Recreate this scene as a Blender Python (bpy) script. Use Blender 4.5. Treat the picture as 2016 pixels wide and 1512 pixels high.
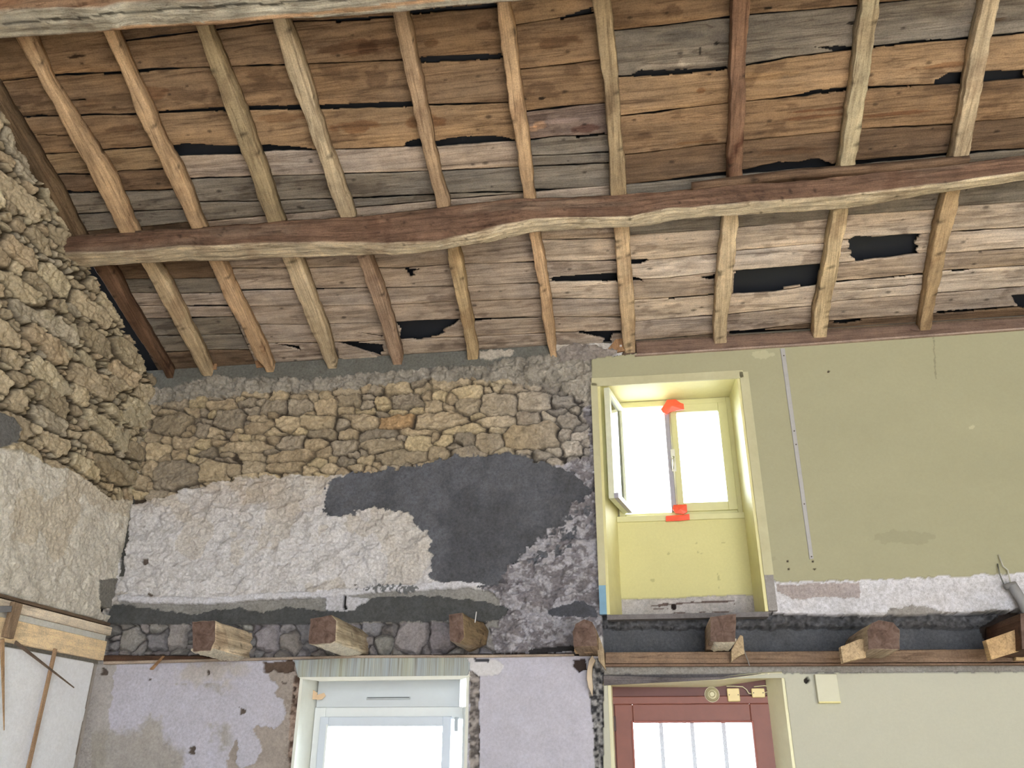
import bpy, math, random
import numpy as np
from mathutils import Vector, Matrix

for o in list(bpy.data.objects): bpy.data.objects.remove(o, do_unlink=True)
SC = bpy.context.scene
COL = SC.collection
random.seed(7)
RNG = np.random.RandomState(11)

# ---------------------------------------------------------------- camera
FPX = 1640.0
YAW, PITCH, ROLL = [math.radians(v) for v in (-8.4, 24.6, 0.23)]
CAM = np.array([0.0, -5.5, 1.6])
FW = np.array([math.sin(YAW)*math.cos(PITCH), math.cos(YAW)*math.cos(PITCH), math.sin(PITCH)])
_r = np.cross(FW, [0, 0, 1.0]); _r /= np.linalg.norm(_r); _u = np.cross(_r, FW)
RT = math.cos(ROLL)*_r + math.sin(ROLL)*_u
UP = -math.sin(ROLL)*_r + math.cos(ROLL)*_u
cd = bpy.data.cameras.new('camera'); cam = bpy.data.objects.new('camera', cd); COL.objects.link(cam)
cd.sensor_width = 36.0; cd.sensor_fit = 'HORIZONTAL'; cd.lens = FPX*36.0/2016.0
cd.clip_start = 0.05; cd.clip_end = 300
M = Matrix(((RT[0], UP[0], -FW[0], CAM[0]), (RT[1], UP[1], -FW[1], CAM[1]), (RT[2], UP[2], -FW[2], CAM[2]), (0, 0, 0, 1)))
cam.matrix_world = M
SC.camera = cam

# ---------------------------------------------------------------- world, sun, exposure
SC.view_settings.view_transform = 'Standard'; SC.view_settings.look = 'None'
SC.view_settings.gamma = 1.0; SC.view_settings.use_curve_mapping = False
SC.view_settings.exposure = 1.76
wd = bpy.data.worlds.new('sky'); SC.world = wd; wd.use_nodes = True
bg = wd.node_tree.nodes['Background']; bg.inputs[0].default_value = (0.87, 0.93, 1.0, 1); bg.inputs[1].default_value = 3.4
_n = wd.node_tree; _tc = _n.nodes.new('ShaderNodeTexCoord'); _sx = _n.nodes.new('ShaderNodeSeparateXYZ'); _mr = _n.nodes.new('ShaderNodeMapRange')
_mr.inputs[1].default_value = -.2; _mr.inputs[2].default_value = .9; _mr.inputs[3].default_value = 3.0; _mr.inputs[4].default_value = 9.0
_n.links.new(_tc.outputs['Generated'], _sx.inputs[0]); _n.links.new(_sx.outputs[1], _mr.inputs[0]); _n.links.new(_mr.outputs[0], bg.inputs[1])
sd = bpy.data.lights.new('sun', 'SUN'); sd.energy = 9.0; sd.angle = math.radians(3); sd.color = (1.0, 0.96, 0.90)
sun = bpy.data.objects.new('sun', sd); COL.objects.link(sun)
sun.rotation_euler = Vector((0.10, 0.80, -0.62)).to_track_quat('-Z', 'Y').to_euler()
sun.location = (-2, -20, 20)

# ---------------------------------------------------------------- numeric helpers
def ray(x, y): return FW + RT*(x-1008)/FPX - UP*(y-756)/FPX
def onp(x, y, n, d):
    n = np.array(n, float); v = ray(x, y); return CAM + v*((d - n@CAM)/(n@v))
def W(x, y, Y=0.0): return onp(x, y, (0, 1, 0), Y)
def L_(x, y, X=-3.66): return onp(x, y, (1, 0, 0), X)
def topx(P):
    v = P-CAM; z = v@FW; return 1008+FPX*(v@RT)/z, 756-FPX*(v@UP)/z
AL = math.radians(22.4); ZT = 4.355
RN = (0, math.sin(AL), math.cos(AL)); RD = math.cos(AL)*ZT        # plane of the rafter undersides
PH = 0.085                                                        # rafter depth
def roof(x, y, off=0.0): return onp(x, y, RN, RD+off)
def roofz(Y, off=0.0): return (RD+off-math.sin(AL)*Y)/math.cos(AL)
SL = np.array([0, -math.cos(AL), math.sin(AL)]); NV = np.array(RN)
def rp(X, s, off=0.0):                                            # roof frame -> world
    return np.array([0, 0, ZT]) + np.array([X, 0, 0]) + SL*s + NV*off
def rs(P): return (P-np.array([0, 0, ZT]))@SL

def h2(ix, iy, seed):
    h = (ix.astype(np.int64)*374761393 + iy.astype(np.int64)*668265263 + seed*1442695041) & 0xffffffff
    h = ((h ^ (h >> 13))*1274126177) & 0xffffffff
    h = (h ^ (h >> 16))
    return (h & 0xffff)/65535.0
def vn(x, y, seed=0):
    x = np.asarray(x, float); y = np.asarray(y, float)
    ix = np.floor(x); iy = np.floor(y); fx = x-ix; fy = y-iy
    fx = fx*fx*(3-2*fx); fy = fy*fy*(3-2*fy)
    a = h2(ix, iy, seed); b = h2(ix+1, iy, seed); c = h2(ix, iy+1, seed); d = h2(ix+1, iy+1, seed)
    return (a+(b-a)*fx)*(1-fy) + (c+(d-c)*fx)*fy
def fbm(x, y, seed=0, o=4):
    s = 0; a = .5; t = 0
    x = np.asarray(x, float); y = np.asarray(y, float)
    for i in range(o):
        s = s + a*vn(x, y, seed+i*17); t += a; a *= .5; x = x*2.03+3.1; y = y*2.03+1.7
    return s/t-0.5                                                # about -.5..+.5
def sstep(a, b, x):
    t = np.clip((x-a)/(b-a), 0, 1); return t*t*(3-2*t)
def pip(px, py, poly):
    ins = np.zeros(px.shape, bool); n = len(poly)
    for i in range(n):
        x0, y0 = poly[i]; x1, y1 = poly[(i+1) % n]
        if y0 == y1: continue
        c = ((y0 > py) != (y1 > py)) & (px < (x1-x0)*(py-y0)/(y1-y0)+x0)
        ins ^= c
    return ins
def lin(c):
    c = np.array(c, float)/255.0
    return np.where(c <= .04045, c/12.92, ((c+.055)/1.055)**2.4)

# ---------------------------------------------------------------- materials
MATS = {}
def nodes(name):
    m = bpy.data.materials.new(name); m.use_nodes = True; nt = m.node_tree
    return m, nt, nt.nodes['Principled BSDF']
def mapped(nt, scale, rot=(0, 0, 0), obj=True):
    tc = nt.nodes.new('ShaderNodeTexCoord'); r = nt.nodes.new('ShaderNodeMapping'); r.vector_type = 'POINT'
    r.inputs['Rotation'].default_value = rot
    s = nt.nodes.new('ShaderNodeMapping'); s.inputs['Scale'].default_value = scale
    nt.links.new(tc.outputs['Object'], r.inputs[0]); nt.links.new(r.outputs[0], s.inputs[0]); return s.outputs[0]
def noise(nt, vec, scale, detail=6, rough=.6, dist=0):
    n = nt.nodes.new('ShaderNodeTexNoise'); n.inputs['Scale'].default_value = scale
    n.inputs['Detail'].default_value = detail; n.inputs['Roughness'].default_value = rough; n.inputs['Distortion'].default_value = dist
    nt.links.new(vec, n.inputs['Vector']); return n.outputs['Fac']
def ramp(nt, fac, stops):
    r = nt.nodes.new('ShaderNodeValToRGB'); e = r.color_ramp.elements
    e[0].position, e[0].color = stops[0][0], (*stops[0][1], 1); e[1].position, e[1].color = stops[-1][0], (*stops[-1][1], 1)
    for p, c in stops[1:-1]:
        k = e.new(p); k.color = (*c, 1)
    nt.links.new(fac, r.inputs[0]); return r.outputs[0]
def mult(nt, a, b, fac=1.0, mode='MULTIPLY'):
    m = nt.nodes.new('ShaderNodeMix'); m.data_type = 'RGBA'; m.blend_type = mode; m.inputs[0].default_value = fac
    for s, v in ((6, a), (7, b)):
        if isinstance(v, (tuple, list)): m.inputs[s].default_value = (*v, 1)
        else: nt.links.new(v, m.inputs[s])
    return m.outputs[2]
def bump(nt, bsdf, h, strength, dist):
    b = nt.nodes.new('ShaderNodeBump'); b.inputs['Strength'].default_value = strength; b.inputs['Distance'].default_value = dist
    nt.links.new(h, b.inputs['Height']); nt.links.new(b.outputs[0], bsdf.inputs['Normal'])
def base(nt, src):
    if src is None:
        a = nt.nodes.new('ShaderNodeAttribute'); a.attribute_name = 'Col'; return a.outputs['Color']
    r = nt.nodes.new('ShaderNodeRGB'); c = lin(src); r.outputs[0].default_value = (*c, 1); return r.outputs[0]
def masonry(name='masonry', col=None, lo=.66, hi=1.3, sc=55, bs=.8, bd=.009, rough=.95):
    k = (name,)
    if k in MATS: return MATS[k]
    m, nt, b = nodes(name); v = mapped(nt, (1, 1, 1))
    n1 = noise(nt, v, sc, 8, .7); n2 = noise(nt, v, sc*.18, 5, .6)
    B_ = base(nt, col); n3 = noise(nt, v, sc*4.2, 4, .6)
    sp = mult(nt, ramp(nt, n1, [(.3, (lo,)*3), (.7, (hi,)*3)]), ramp(nt, n2, [(.3, (.93, .91, .88)), (.7, (1.05, 1.05, 1.06))]))
    if lo < .9: sp = mult(nt, sp, ramp(nt, n3, [(.32, (.80,)*3), (.5, (1.0,)*3), (.7, (1.08,)*3)]))
    c = mult(nt, B_, sp); hs_ = n1
    if col is None:
        al = B_.node.outputs['Alpha']; c = mult(nt, B_, c, 1.0, 'MIX'); c.node.inputs[0].default_value = 1; nt.links.new(al, c.node.inputs[0])
        mm = nt.nodes.new('ShaderNodeMath'); mm.operation = 'MULTIPLY'; nt.links.new(n1, mm.inputs[0]); nt.links.new(al, mm.inputs[1]); hs_ = mm.outputs[0]
    nt.links.new(c, b.inputs['Base Color']); b.inputs['Roughness'].default_value = rough
    bump(nt, b, hs_, bs, bd); MATS[k] = m; return m
def wood(name, axis='x', col=None, contrast=1.0, rot=None):
    k = (name,)
    if k in MATS: return MATS[k]
    m, nt, b = nodes(name)
    sc = {'x': (1.6, 26, 26), 'y': (26, 1.6, 26), 'z': (26, 26, 1.6)}[axis]
    rt = (0, 0, 0)
    if rot: rt = rot
    v = mapped(nt, sc, rt); v2 = mapped(nt, tuple(.35*q if q > 5 else q for q in sc), rt); v3 = mapped(nt, (1, 1, 1))
    g = noise(nt, v, 1.0, 7, .65, .6); g2 = noise(nt, v2, .9, 4, .6, 1.6)
    k1 = .30*contrast
    c = mult(nt, base(nt, col), ramp(nt, g, [(.28, (1-1.6*k1, 1-1.7*k1, 1-1.75*k1)), (.5, (1, 1, 1)), (.75, (1+.9*k1,)*3)]))
    c = mult(nt, c, ramp(nt, g2, [(.3, (.66, .63, .61)), (.5, (1, 1, 1)), (.72, (1.2, 1.18, 1.15))]), .8)
    n3 = noise(nt, v3, 9, 5, .6); c = mult(nt, c, ramp(nt, n3, [(.3, (.78, .79, .82)), (.55, (1, 1, 1)), (.8, (1.1, 1.09, 1.07))]))
    v4 = mapped(nt, tuple(.5 if q < 5 else q*.55 for q in sc), rt); g4 = noise(nt, v4, 1.0, 3, .55, 1.2)
    c = mult(nt, c, ramp(nt, g4, [(.44, (1, 1, 1)), (.462, (.42, .38, .36)), (.475, (1, 1, 1)), (.548, (1, 1, 1)), (.56, (.62, .58, .56)), (.575, (1, 1, 1))]), .75*min(1, contrast))
    nf = noise(nt, v3, 130, 3, .6); c = mult(nt, c, ramp(nt, nf, [(.34, (.80,)*3), (.5, (1,)*3), (.68, (1.12,)*3)]))
    nt.links.new(c, b.inputs['Base Color']); b.inputs['Roughness'].default_value = .85
    b.inputs['Specular IOR Level'].default_value = .25
    bump(nt, b, g, .8*contrast, .012); MATS[k] = m; return m
def plain(name, col=None, rough=.6, metal=0, var=.08, sc=20, bs=.05):
    k = (name,)
    if k in MATS: return MATS[k]
    m, nt, b = nodes(name); v = mapped(nt, (1, 1, 1)); n = noise(nt, v, sc, 5, .6)
    c = mult(nt, base(nt, col), ramp(nt, n, [(.3, (1-var,)*3), (.7, (1+var*.6,)*3)]))
    nt.links.new(c, b.inputs['Base Color']); b.inputs['Roughness'].default_value = rough; b.inputs['Metallic'].default_value = metal
    bump(nt, b, n, bs*3, .003); MATS[k] = m; return m
def glass():
    k = ('glass',)
    if k in MATS: return MATS[k]
    m = bpy.data.materials.new('clear_glass'); m.use_nodes = True; nt = m.node_tree; nt.nodes.clear()
    o = nt.nodes.new('ShaderNodeOutputMaterial'); t = nt.nodes.new('ShaderNodeBsdfTransparent'); g = nt.nodes.new('ShaderNodeBsdfGlossy')
    t.inputs[0].default_value = (.93, .96, .97, 1); g.inputs['Roughness'].default_value = .02
    f = nt.nodes.new('ShaderNodeFresnel'); f.inputs[0].default_value = 1.45; mx = nt.nodes.new('ShaderNodeMixShader')
    nt.links.new(f.outputs[0], mx.inputs[0]); nt.links.new(t.outputs[0], mx.inputs[1]); nt.links.new(g.outputs[0], mx.inputs[2]); nt.links.new(mx.outputs[0], o.inputs[0])
    MATS[k] = m; return m

# ---------------------------------------------------------------- object helpers
def tag(o, label=None, cat=None, group=None, kind=None):
    if label: o['label'] = label
    if cat: o['category'] = cat
    if group: o['group'] = group
    if kind: o['kind'] = kind
    return o
def wloc(o):
    c = np.array(o.location); p = o.parent
    while p is not None: c = c+np.array(p.location); p = p.parent
    return c
def mesh(name, V, F, mat, parent=None, C=None, smooth=False, recenter=True):
    V = np.asarray(V, float).reshape(-1, 3)
    c = (V.min(0)+V.max(0))/2
    if parent is not None: c = wloc(parent)
    elif not recenter: c = np.zeros(3)
    else: c[2] = V[:, 2].min()
    me = bpy.data.meshes.new(name)
    if isinstance(F, np.ndarray) and F.ndim == 2 and F.shape[1] == 4:
        n = len(F); me.vertices.add(len(V)); me.vertices.foreach_set('co', (V-c).astype(np.float32).ravel())
        me.loops.add(n*4); me.loops.foreach_set('vertex_index', F.astype(np.int32).ravel())
        me.polygons.add(n); me.polygons.foreach_set('loop_start', np.arange(0, n*4, 4, dtype=np.int32))
        me.polygons.foreach_set('loop_total', np.full(n, 4, dtype=np.int32)); me.update(calc_edges=True)
    else:
        me.from_pydata([tuple(v) for v in (V-c)], [], [tuple(int(i) for i in f) for f in F]); me.update()
    if C is not None:
        a = me.color_attributes.new('Col', 'FLOAT_COLOR', 'POINT')
        C4 = np.ones((len(V), 4), np.float32); C4[:, :3] = np.clip(C[:, :3], 0, 1)
        if C.shape[1] == 4: C4[:, 3] = C[:, 3]
        a.data.foreach_set('color', C4.ravel())
    if smooth: me.polygons.foreach_set('use_smooth', np.ones(len(me.polygons), bool))
    me.materials.append(mat)
    o = bpy.data.objects.new(name, me); COL.objects.link(o)
    if parent is not None: o.parent = parent
    else: o.location = c
    return o
def empty(name, loc):
    o = bpy.data.objects.new(name, None); o.location = [float(v) for v in loc]; o.empty_display_size = .1; COL.objects.link(o); return o
def fixn(o):
    import bmesh
    bm = bmesh.new(); bm.from_mesh(o.data); bmesh.ops.recalc_face_normals(bm, faces=bm.faces); bm.to_mesh(o.data); bm.free(); return o
def bevel(o, w=.003, seg=2):
    b = o.modifiers.new('bevel', 'BEVEL'); b.width = w; b.segments = seg; b.limit_method = 'ANGLE'; return o
def grid_faces(nu, nv, keep=None):
    i = np.arange(nu-1)[:, None]; j = np.arange(nv-1)[None, :]
    a = i*nv+j; F = np.stack([a, a+nv, a+nv+1, a+1], -1).reshape(-1, 4)
    if keep is not None: F = F[keep.ravel()]
    return F
def compact(V, F, C=None):
    used = np.unique(F); m = np.full(len(V), -1); m[used] = np.arange(len(used))
    return V[used], m[F], (C[used] if C is not None else None)
def prism(A, B):                                                   # two matching rings -> V, F
    A = [np.array(p) for p in A]; B = [np.array(p) for p in B]; n = len(A)
    F = [tuple(range(n))[::-1], tuple(range(n, 2*n))] + [(i, (i+1) % n, n+(i+1) % n, n+i) for i in range(n)]
    return A+B, F
def boxv(x0, x1, y0, y1, z0, z1):
    return prism([(x0, y0, z0), (x1, y0, z0), (x1, y0, z1), (x0, y0, z1)], [(x0, y1, z0), (x1, y1, z0), (x1, y1, z1), (x0, y1, z1)])
def join(parts):
    V = []; F = []
    for v, f in parts:
        k = len(V); V += list(v); F += [tuple(i+k for i in q) for q in f]
    return V, F
def box(name, b, mat, parent=None, bv=.003):
    V, F = boxv(*b); o = fixn(mesh(name, V, F, mat, parent))
    if bv: bevel(o, bv)
    return o
def frame_parts(x0, x1, y0, y1, z0, z1, w, wb=None):              # a rectangular frame in an XZ plane
    wb = w if wb is None else wb
    return join([boxv(x0, x0+w, y0, y1, z0, z1), boxv(x1-w, x1, y0, y1, z0, z1), boxv(x0+w, x1-w, y0, y1, z1-w, z1), boxv(x0+w, x1-w, y0, y1, z0, z0+wb)])
def lathe(name, prof, c, axis, mat, parent=None, n=24):
    V = []; F = []
    ax = {'y': (np.array([1, 0, 0]), np.array([0, 0, 1]), np.array([0, 1, 0])), 'z': (np.array([1, 0, 0]), np.array([0, 1, 0]), np.array([0, 0, 1]))}[axis]
    for r, h in prof:
        for k in range(n):
            t = 2*math.pi*k/n; V.append(np.array(c)+ax[0]*r*math.cos(t)+ax[1]*r*math.sin(t)+ax[2]*h)
    m = len(prof)
    for i in range(m-1):
        for k in range(n): F.append((i*n+k, i*n+(k+1) % n, (i+1)*n+(k+1) % n, (i+1)*n+k))
    F.append(tuple(range(n))); F.append(tuple(range((m-1)*n, m*n)))
    return fixn(mesh(name, V, F, mat, parent, smooth=False))
def tube(name, pts, r, mat, parent=None, n=8, rads=None):
    pts = [np.array(p, float) for p in pts]; V = []; F = []
    for i, p in enumerate(pts):
        d = pts[min(i+1, len(pts)-1)]-pts[max(i-1, 0)]; d /= np.linalg.norm(d)
        a = np.cross(d, [0.3, 0.2, 1.0]); a /= np.linalg.norm(a); b = np.cross(d, a)
        rr = rads[i] if rads else r
        for k in range(n):
            t = 2*math.pi*k/n; V.append(p+a*rr*math.cos(t)+b*rr*math.sin(t))
    for i in range(len(pts)-1):
        for k in range(n): F.append((i*n+k, i*n+(k+1) % n, (i+1)*n+(k+1) % n, (i+1)*n+k))
    F.append(tuple(range(n))); F.append(tuple(range((len(pts)-1)*n, len(pts)*n)))
    return fixn(mesh(name, V, F, mat, parent, smooth=True))

# ================================================================= BACK WALL
# opening sizes (world metres)
W1 = (-0.19, 0.81, 2.478, 4.10)      # upper window niche
W2 = (-2.21, -1.08, 0.90, 2.128)     # lower window
D1 = (-0.205, 0.86, 0.0, 2.085)      # door
WR = 4.3                             # right wall
def snap(a, vals):
    for v in vals: a[np.argmin(abs(a-v))] = v
    return a
us = snap(np.arange(-3.80, WR+.01, .0064), [W1[0], W1[1], W2[0], W2[1], D1[0], D1[1]])
vs = snap(np.arange(1.30, 4.47, .0062), [W1[2], W1[3], W2[3], D1[3]])
U, V_ = np.meshgrid(us, vs, indexing='ij')
X = U.ravel(); Z = V_.ravel()
P = np.stack([X, np.zeros_like(X), Z], -1); px, py = topx(P)
def warp(a, f, seed): return fbm(X*f, Z*f, seed, 4)*a*2
w1x, w1y = warp(14, 9, 1), warp(12, 9, 2)
w2x, w2y = warp(7, 30, 3), warp(7, 30, 4)
def reg(poly, big=1.0, small=1.0):
    return pip(px+w1x*big+w2x*small, py+w1y*big+w2y*small, poly)
fine = fbm(X*60, Z*60, 5, 3); mid = fbm(X*14, Z*14, 6, 4); low = fbm(X*3.2, Z*3.2, 7, 4)
lump = fbm(X*9, Z*16, 8, 4)
C = np.zeros((len(X), 3)); H = np.zeros(len(X))
def put(mask, c, h=None, var=.10, ch=None):
    k = (1+var*2*mid[mask])[:, None]
    C[mask] = lin(c)*k
    if h is not None: H[mask] = h[mask] if isinstance(h, np.ndarray) else h
allm = np.ones(len(X), bool)
# 1. lime plaster over everything, lumpy
plaster_h = .075*lump+.016*fine+.045*mid
put(allm, (206, 204, 207), plaster_h, .12)
st = (low > .05) & (px < 1200); C[st] *= np.array([.93, .90, .84])
# warm/soiled patches on the plaster close to the stones
soil = fbm(X*5, Z*5, 21, 4)
up = sstep(1060, 960, py)*(px < 1160); k = np.clip(soil*2+.5, 0, 1)*up
C *= (1-np.stack([.16*k, .24*k, .34*k], -1))
# 2. dark rough masonry towards the yellow wall
rough = .11*fbm(X*10, Z*18, 31, 5)+.06*fbm(X*30, Z*46, 32, 3)+.03*fine
m = reg([(1085, 690), (1175, 690), (1192, 1215), (1192, 1300), (960, 1300), (940, 1225), (935, 1165), (975, 1125), (1030, 1070), (1085, 1030), (1100, 990), (1100, 930), (1085, 900), (1110, 800)], 1.6, 1.3)
put(m, (128, 124, 130), rough-.006, .3)
kq = sstep(.0, .10, fbm(X*14, Z*24, 33, 5)+.5*fine+.10*sstep(930, 1060, py)-.05)[m][:, None]; C[m] = C[m]*(1-kq)+lin((172, 170, 178))*kq*(1+.3*mid[m])[:, None]
# 3. rough lime mortar under the eaves
m = reg([(285, 745), (420, 735), (700, 722), (1100, 690), (1165, 700), (1165, 800), (1000, 790), (900, 770), (700, 790), (480, 800), (285, 815)], 1, 1)
put(m, (154, 148, 140), .11*fbm(X*16, Z*18, 35, 5)+.06*fbm(X*34, Z*34, 36, 3), .4)
# 4. exposed rubble stones
ST = [(333,835,78,45),(396,842,28,25),(451,825,66,42),(434,797,52,18),(538,801,50,24),(590,800,46,30),(642,800,48,32),(622,830,66,27),(569,832,42,28),(503,842,52,20),(680,832,40,28),(639,854,56,18),(569,872,52,26),(486,879,94,21),(361,870,42,21),(399,873,31,18),(306,886,56,31),(618,872,42,20),(569,898,87,23),(486,898,62,11),(677,878,45,31),(344,936,90,52),(420,926,56,38),(496,919,45,21),(292,922,31,31),(556,919,69,17),(278,950,28,28),(685,788,45,21),(754,797,31,21),(803,789,59,28),(848,797,28,21),(921,769,56,28),(903,752,56,17),(921,801,52,31),(980,794,73,45),(1049,787,62,35),(702,830,83,31),(782,828,66,24),(865,827,100,35),(975,826,60,20),(1042,825,45,28),(685,855,35,17),(744,855,76,14),(827,849,73,11),(907,844,76,17),(751,875,76,28),(820,872,49,31),(876,867,31,20),(914,865,38,21),(1042,858,111,45),(966,870,55,35),(789,898,104,24),(862,891,38,20),(921,891,62,21),(719,903,28,17),(681,905,35,14),(844,912,60,14),(1110,790,45,26),(1118,826,40,28),(1125,880,40,30),(1010,765,50,20),(950,740,70,16),(1090,760,40,20),(340,795,50,20),(390,790,38,20),(600,768,60,16),(680,762,50,18),(780,762,60,20),(500,775,50,14),(1000,905,80,16)]
sx = []; 
for cx, cy, w, h in ST:
    q = W(cx, cy); sx.append((q[0], q[2], w*.00352, h*.0039, 0))
rr = random.Random(5)
for _ in range(1700):
    cx, cy = rr.uniform(245, 1165), rr.uniform(748, 975)
    w, h = rr.uniform(16, 44), rr.uniform(9, 20); q = W(cx, cy)
    if all(((q[0]-a)/(c*.5+w*.0012))**2+((q[2]-b)/(d*.5+h*.0013))**2 > 1 for a, b, c, d, _k in sx): sx.append((q[0], q[2], w*.0033, h*.0036, 1))
OUT = .045
def stones(Xs, Zs, S, seed, gap=.2):
    wx = Xs+.020*fbm(Xs*11, Zs*13, seed, 3)*2+.008*fbm(Xs*45, Zs*45, seed+2, 2); wz = Zs+.016*fbm(Xs*11, Zs*13, seed+1, 3)*2+.008*fbm(Xs*45, Zs*45, seed+3, 2)
    d1 = np.full(len(Xs), 9.0); d2 = np.full(len(Xs), 9.0); idx = np.zeros(len(Xs), int)
    for i, s in enumerate(S):
        a, b, c, d = s[:4]
        sel = np.nonzero((abs(wx-a) < c*1.3+.05) & (abs(wz-b) < d*1.3+.05))[0]
        if not len(sel): continue
        dd = (np.abs((wx[sel]-a)/(c*.5))**4.6+np.abs((wz[sel]-b)/(d*.5))**4.6)**(1/4.6)
        # approx metric distance outside the stone
        e = (dd-1)*min(c, d)*.5
        o1 = d1[sel]; better = e < o1
        d2[sel] = np.where(better, o1, np.minimum(d2[sel], e)); d1[sel] = np.where(better, e, o1); idx[sel[better]] = i
    edge = np.minimum((d2-d1)*.5, OUT-d1)                        # metres inward from the joint
    return edge-.005*np.maximum(0, fbm(Xs*9, Zs*9, seed+7, 3)*2), idx
zone = [(262, 975), (283, 805), (330, 790), (420, 782), (560, 772), (700, 765), (850, 745), (1000, 750), (1100, 765), (1150, 790), (1165, 900), (1110, 915), (1000, 902), (900, 905), (830, 925), (760, 930), (690, 935), (640, 938), (520, 935), (430, 948), (330, 975), (240, 1000)]
m = reg(zone, .6, .8); ii = np.nonzero(m)[0]
edge, idx = stones(X[ii], Z[ii], sx, 41)
nS = len(sx); pal = [lin(c) for c in ((174, 158, 134), (162, 148, 127), (182, 165, 138), (158, 146, 130), (170, 153, 128), (146, 135, 120), (186, 169, 138), (166, 149, 125))]
SCc = np.array([pal[RNG.randint(len(pal))]*RNG.uniform(.82, 1.16) for _ in range(nS)])
SCc[37] = lin((178, 148, 112)); SCc[49] = lin((172, 150, 112))
t = sstep(-.001, .005, edge)
tx = (1+.5*fbm(X[ii]*22, Z[ii]*30, 45, 4)+.25*fine[ii])[:, None]
jc = lin((66, 56, 46))*(1+.6*fine[ii])[:, None]
C[ii] = jc*(1-t[:, None])+SCc[idx]*tx*t[:, None]
hs = RNG.uniform(-.012, .016, nS)
SA = np.array([q_[:4] for q_ in sx]); tl = RNG.uniform(-.22, .22, (nS, 2)); tilt = np.clip(tl[idx, 0]*(X[ii]-SA[idx, 0])+tl[idx, 1]*(Z[ii]-SA[idx, 1]), -.02, .02)
H[ii] = tilt*t-.036+.040*sstep(-.001, .008, edge)+(hs[idx]+.045*fbm(X[ii]*16, Z[ii]*24, 46, 4)+.02*fbm(X[ii]*40, Z[ii]*50, 47, 2))*t
gx = sstep(880, 1165, px[ii])                                     # the stones go grey to the right
g = C[ii].mean(1, keepdims=True)*np.array([1.0, .97, 1.0]); C[ii] = C[ii]*(1-.65*gx[:, None])+g*.65*gx[:, None]
# 5. dark cement patch
cem = lin((92, 95, 102))
m = reg([(640,990),(648,955),(690,932),(760,922),(850,908),(930,897),(1000,893),(1080,908),(1135,935),(1168,965),(1150,985),(1118,998),(1112,1030),(1075,1052),(1040,1078),(1003,1110),(987,1135),(960,1152),(880,1154),(848,1145),(846,1100),(843,1050),(820,1038),(800,1012),(740,998),(700,1008),(668,1020),(648,1010)], .8, 1.3)
put(m, (94, 97, 103), .014*mid+.006*fine+.004, .16); C[m] *= (1-.30*sstep(-.12, .14, fbm(X*3.5, Z*3.5, 53, 4)+.0006*(px-900)))[m][:, None]*np.array([1, .98, 1.03])
m = reg([(1120, 1000), (1165, 1000), (1165, 1030), (1120, 1090), (1060, 1120), (1030, 1100), (1080, 1060)], 1, 2) & (fbm(X*24, Z*24, 51, 3) > .02); put(m, (96, 98, 106), None, .2)
# 6. smooth grey mortar under the roof boards
m = reg([(270,748),(275,700),(420,690),(700,690),(850,680),(1080,660),(1096,697),(1000,708),(950,722),(850,724),(720,735),(600,748),(500,745),(420,742),(380,755),(290,768)], .5, .8)
put(m, (104, 104, 100), .012+.004*mid, .12)
m = reg([(943, 695), (975, 690), (1015, 690), (1008, 705), (985, 705), (968, 712), (945, 708)], .3, .6); put(m, (176, 168, 158), .03+.02*mid, .2)
m = reg([(1098, 690), (1130, 680), (1185, 685), (1215, 695), (1200, 712), (1165, 712), (1100, 712)], .4, .8); put(m, (140, 132, 128), .03+.06*fbm(X*20, Z*20, 52, 3), .3)
# 7. corner crack, ridge, and the ragged bottom of the plaster
m = reg([(256, 960), (262, 975), (256, 1010), (248, 1080), (240, 1135), (232, 1135), (236, 1090), (246, 1010), (250, 965)], .25, .5); put(m, (72, 72, 70), -.02)
m = reg([(228,1200),(232,1182),(300,1182),(420,1180),(520,1174),(640,1172),(760,1162),(900,1155),(960,1160),(985,1180),(985,1235),(205,1235),(205,1200)], .35, .5)
put(m, (142, 140, 138), .014*lump-.022+.004*fine, .2)
m = reg([(232,1172),(300,1174),(420,1176),(520,1168),(640,1162),(760,1154),(900,1145),(960,1150),(900,1158),(760,1166),(640,1175),(520,1180),(420,1188),(300,1188),(232,1184)], .2, .4)
put(m, (206, 206, 214), .012+.004*mid, .06)
m = reg([(640,1172),(680,1172),(735,1180),(700,1200),(690,1215),(665,1205),(640,1200)], .3, .6); put(m, (190, 190, 198), 0.0)
m = reg([(675, 1172), (681, 1172), (680, 1190), (683, 1200), (676, 1200), (674, 1185)], .1, .2); put(m, (40, 38, 38), -.03)
m = reg([(205,1228),(218,1192),(240,1190),(300,1200),(380,1210),(420,1200),(470,1196),(520,1205),(560,1195),(640,1200),(690,1205),(712,1188),(735,1178),(800,1172),(860,1175),(950,1182),(1002,1198),(992,1215),(960,1222),(900,1222),(700,1226),(500,1233),(380,1228),(205,1234)], .3, .7)
put(m, (78, 80, 82), -.012+.004*mid, .2)
m = reg([(1078,1200),(1138,1182),(1170,1198),(1178,1215),(1090,1213)], .3, .6); put(m, (74, 76, 84), -.01, .2)
m = reg([(700,1160),(745,1150),(800,1148),(830,1158),(800,1166),(740,1168)], .6, .8) & (fine > -.02); put(m, (110, 112, 116), None, .2)
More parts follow.
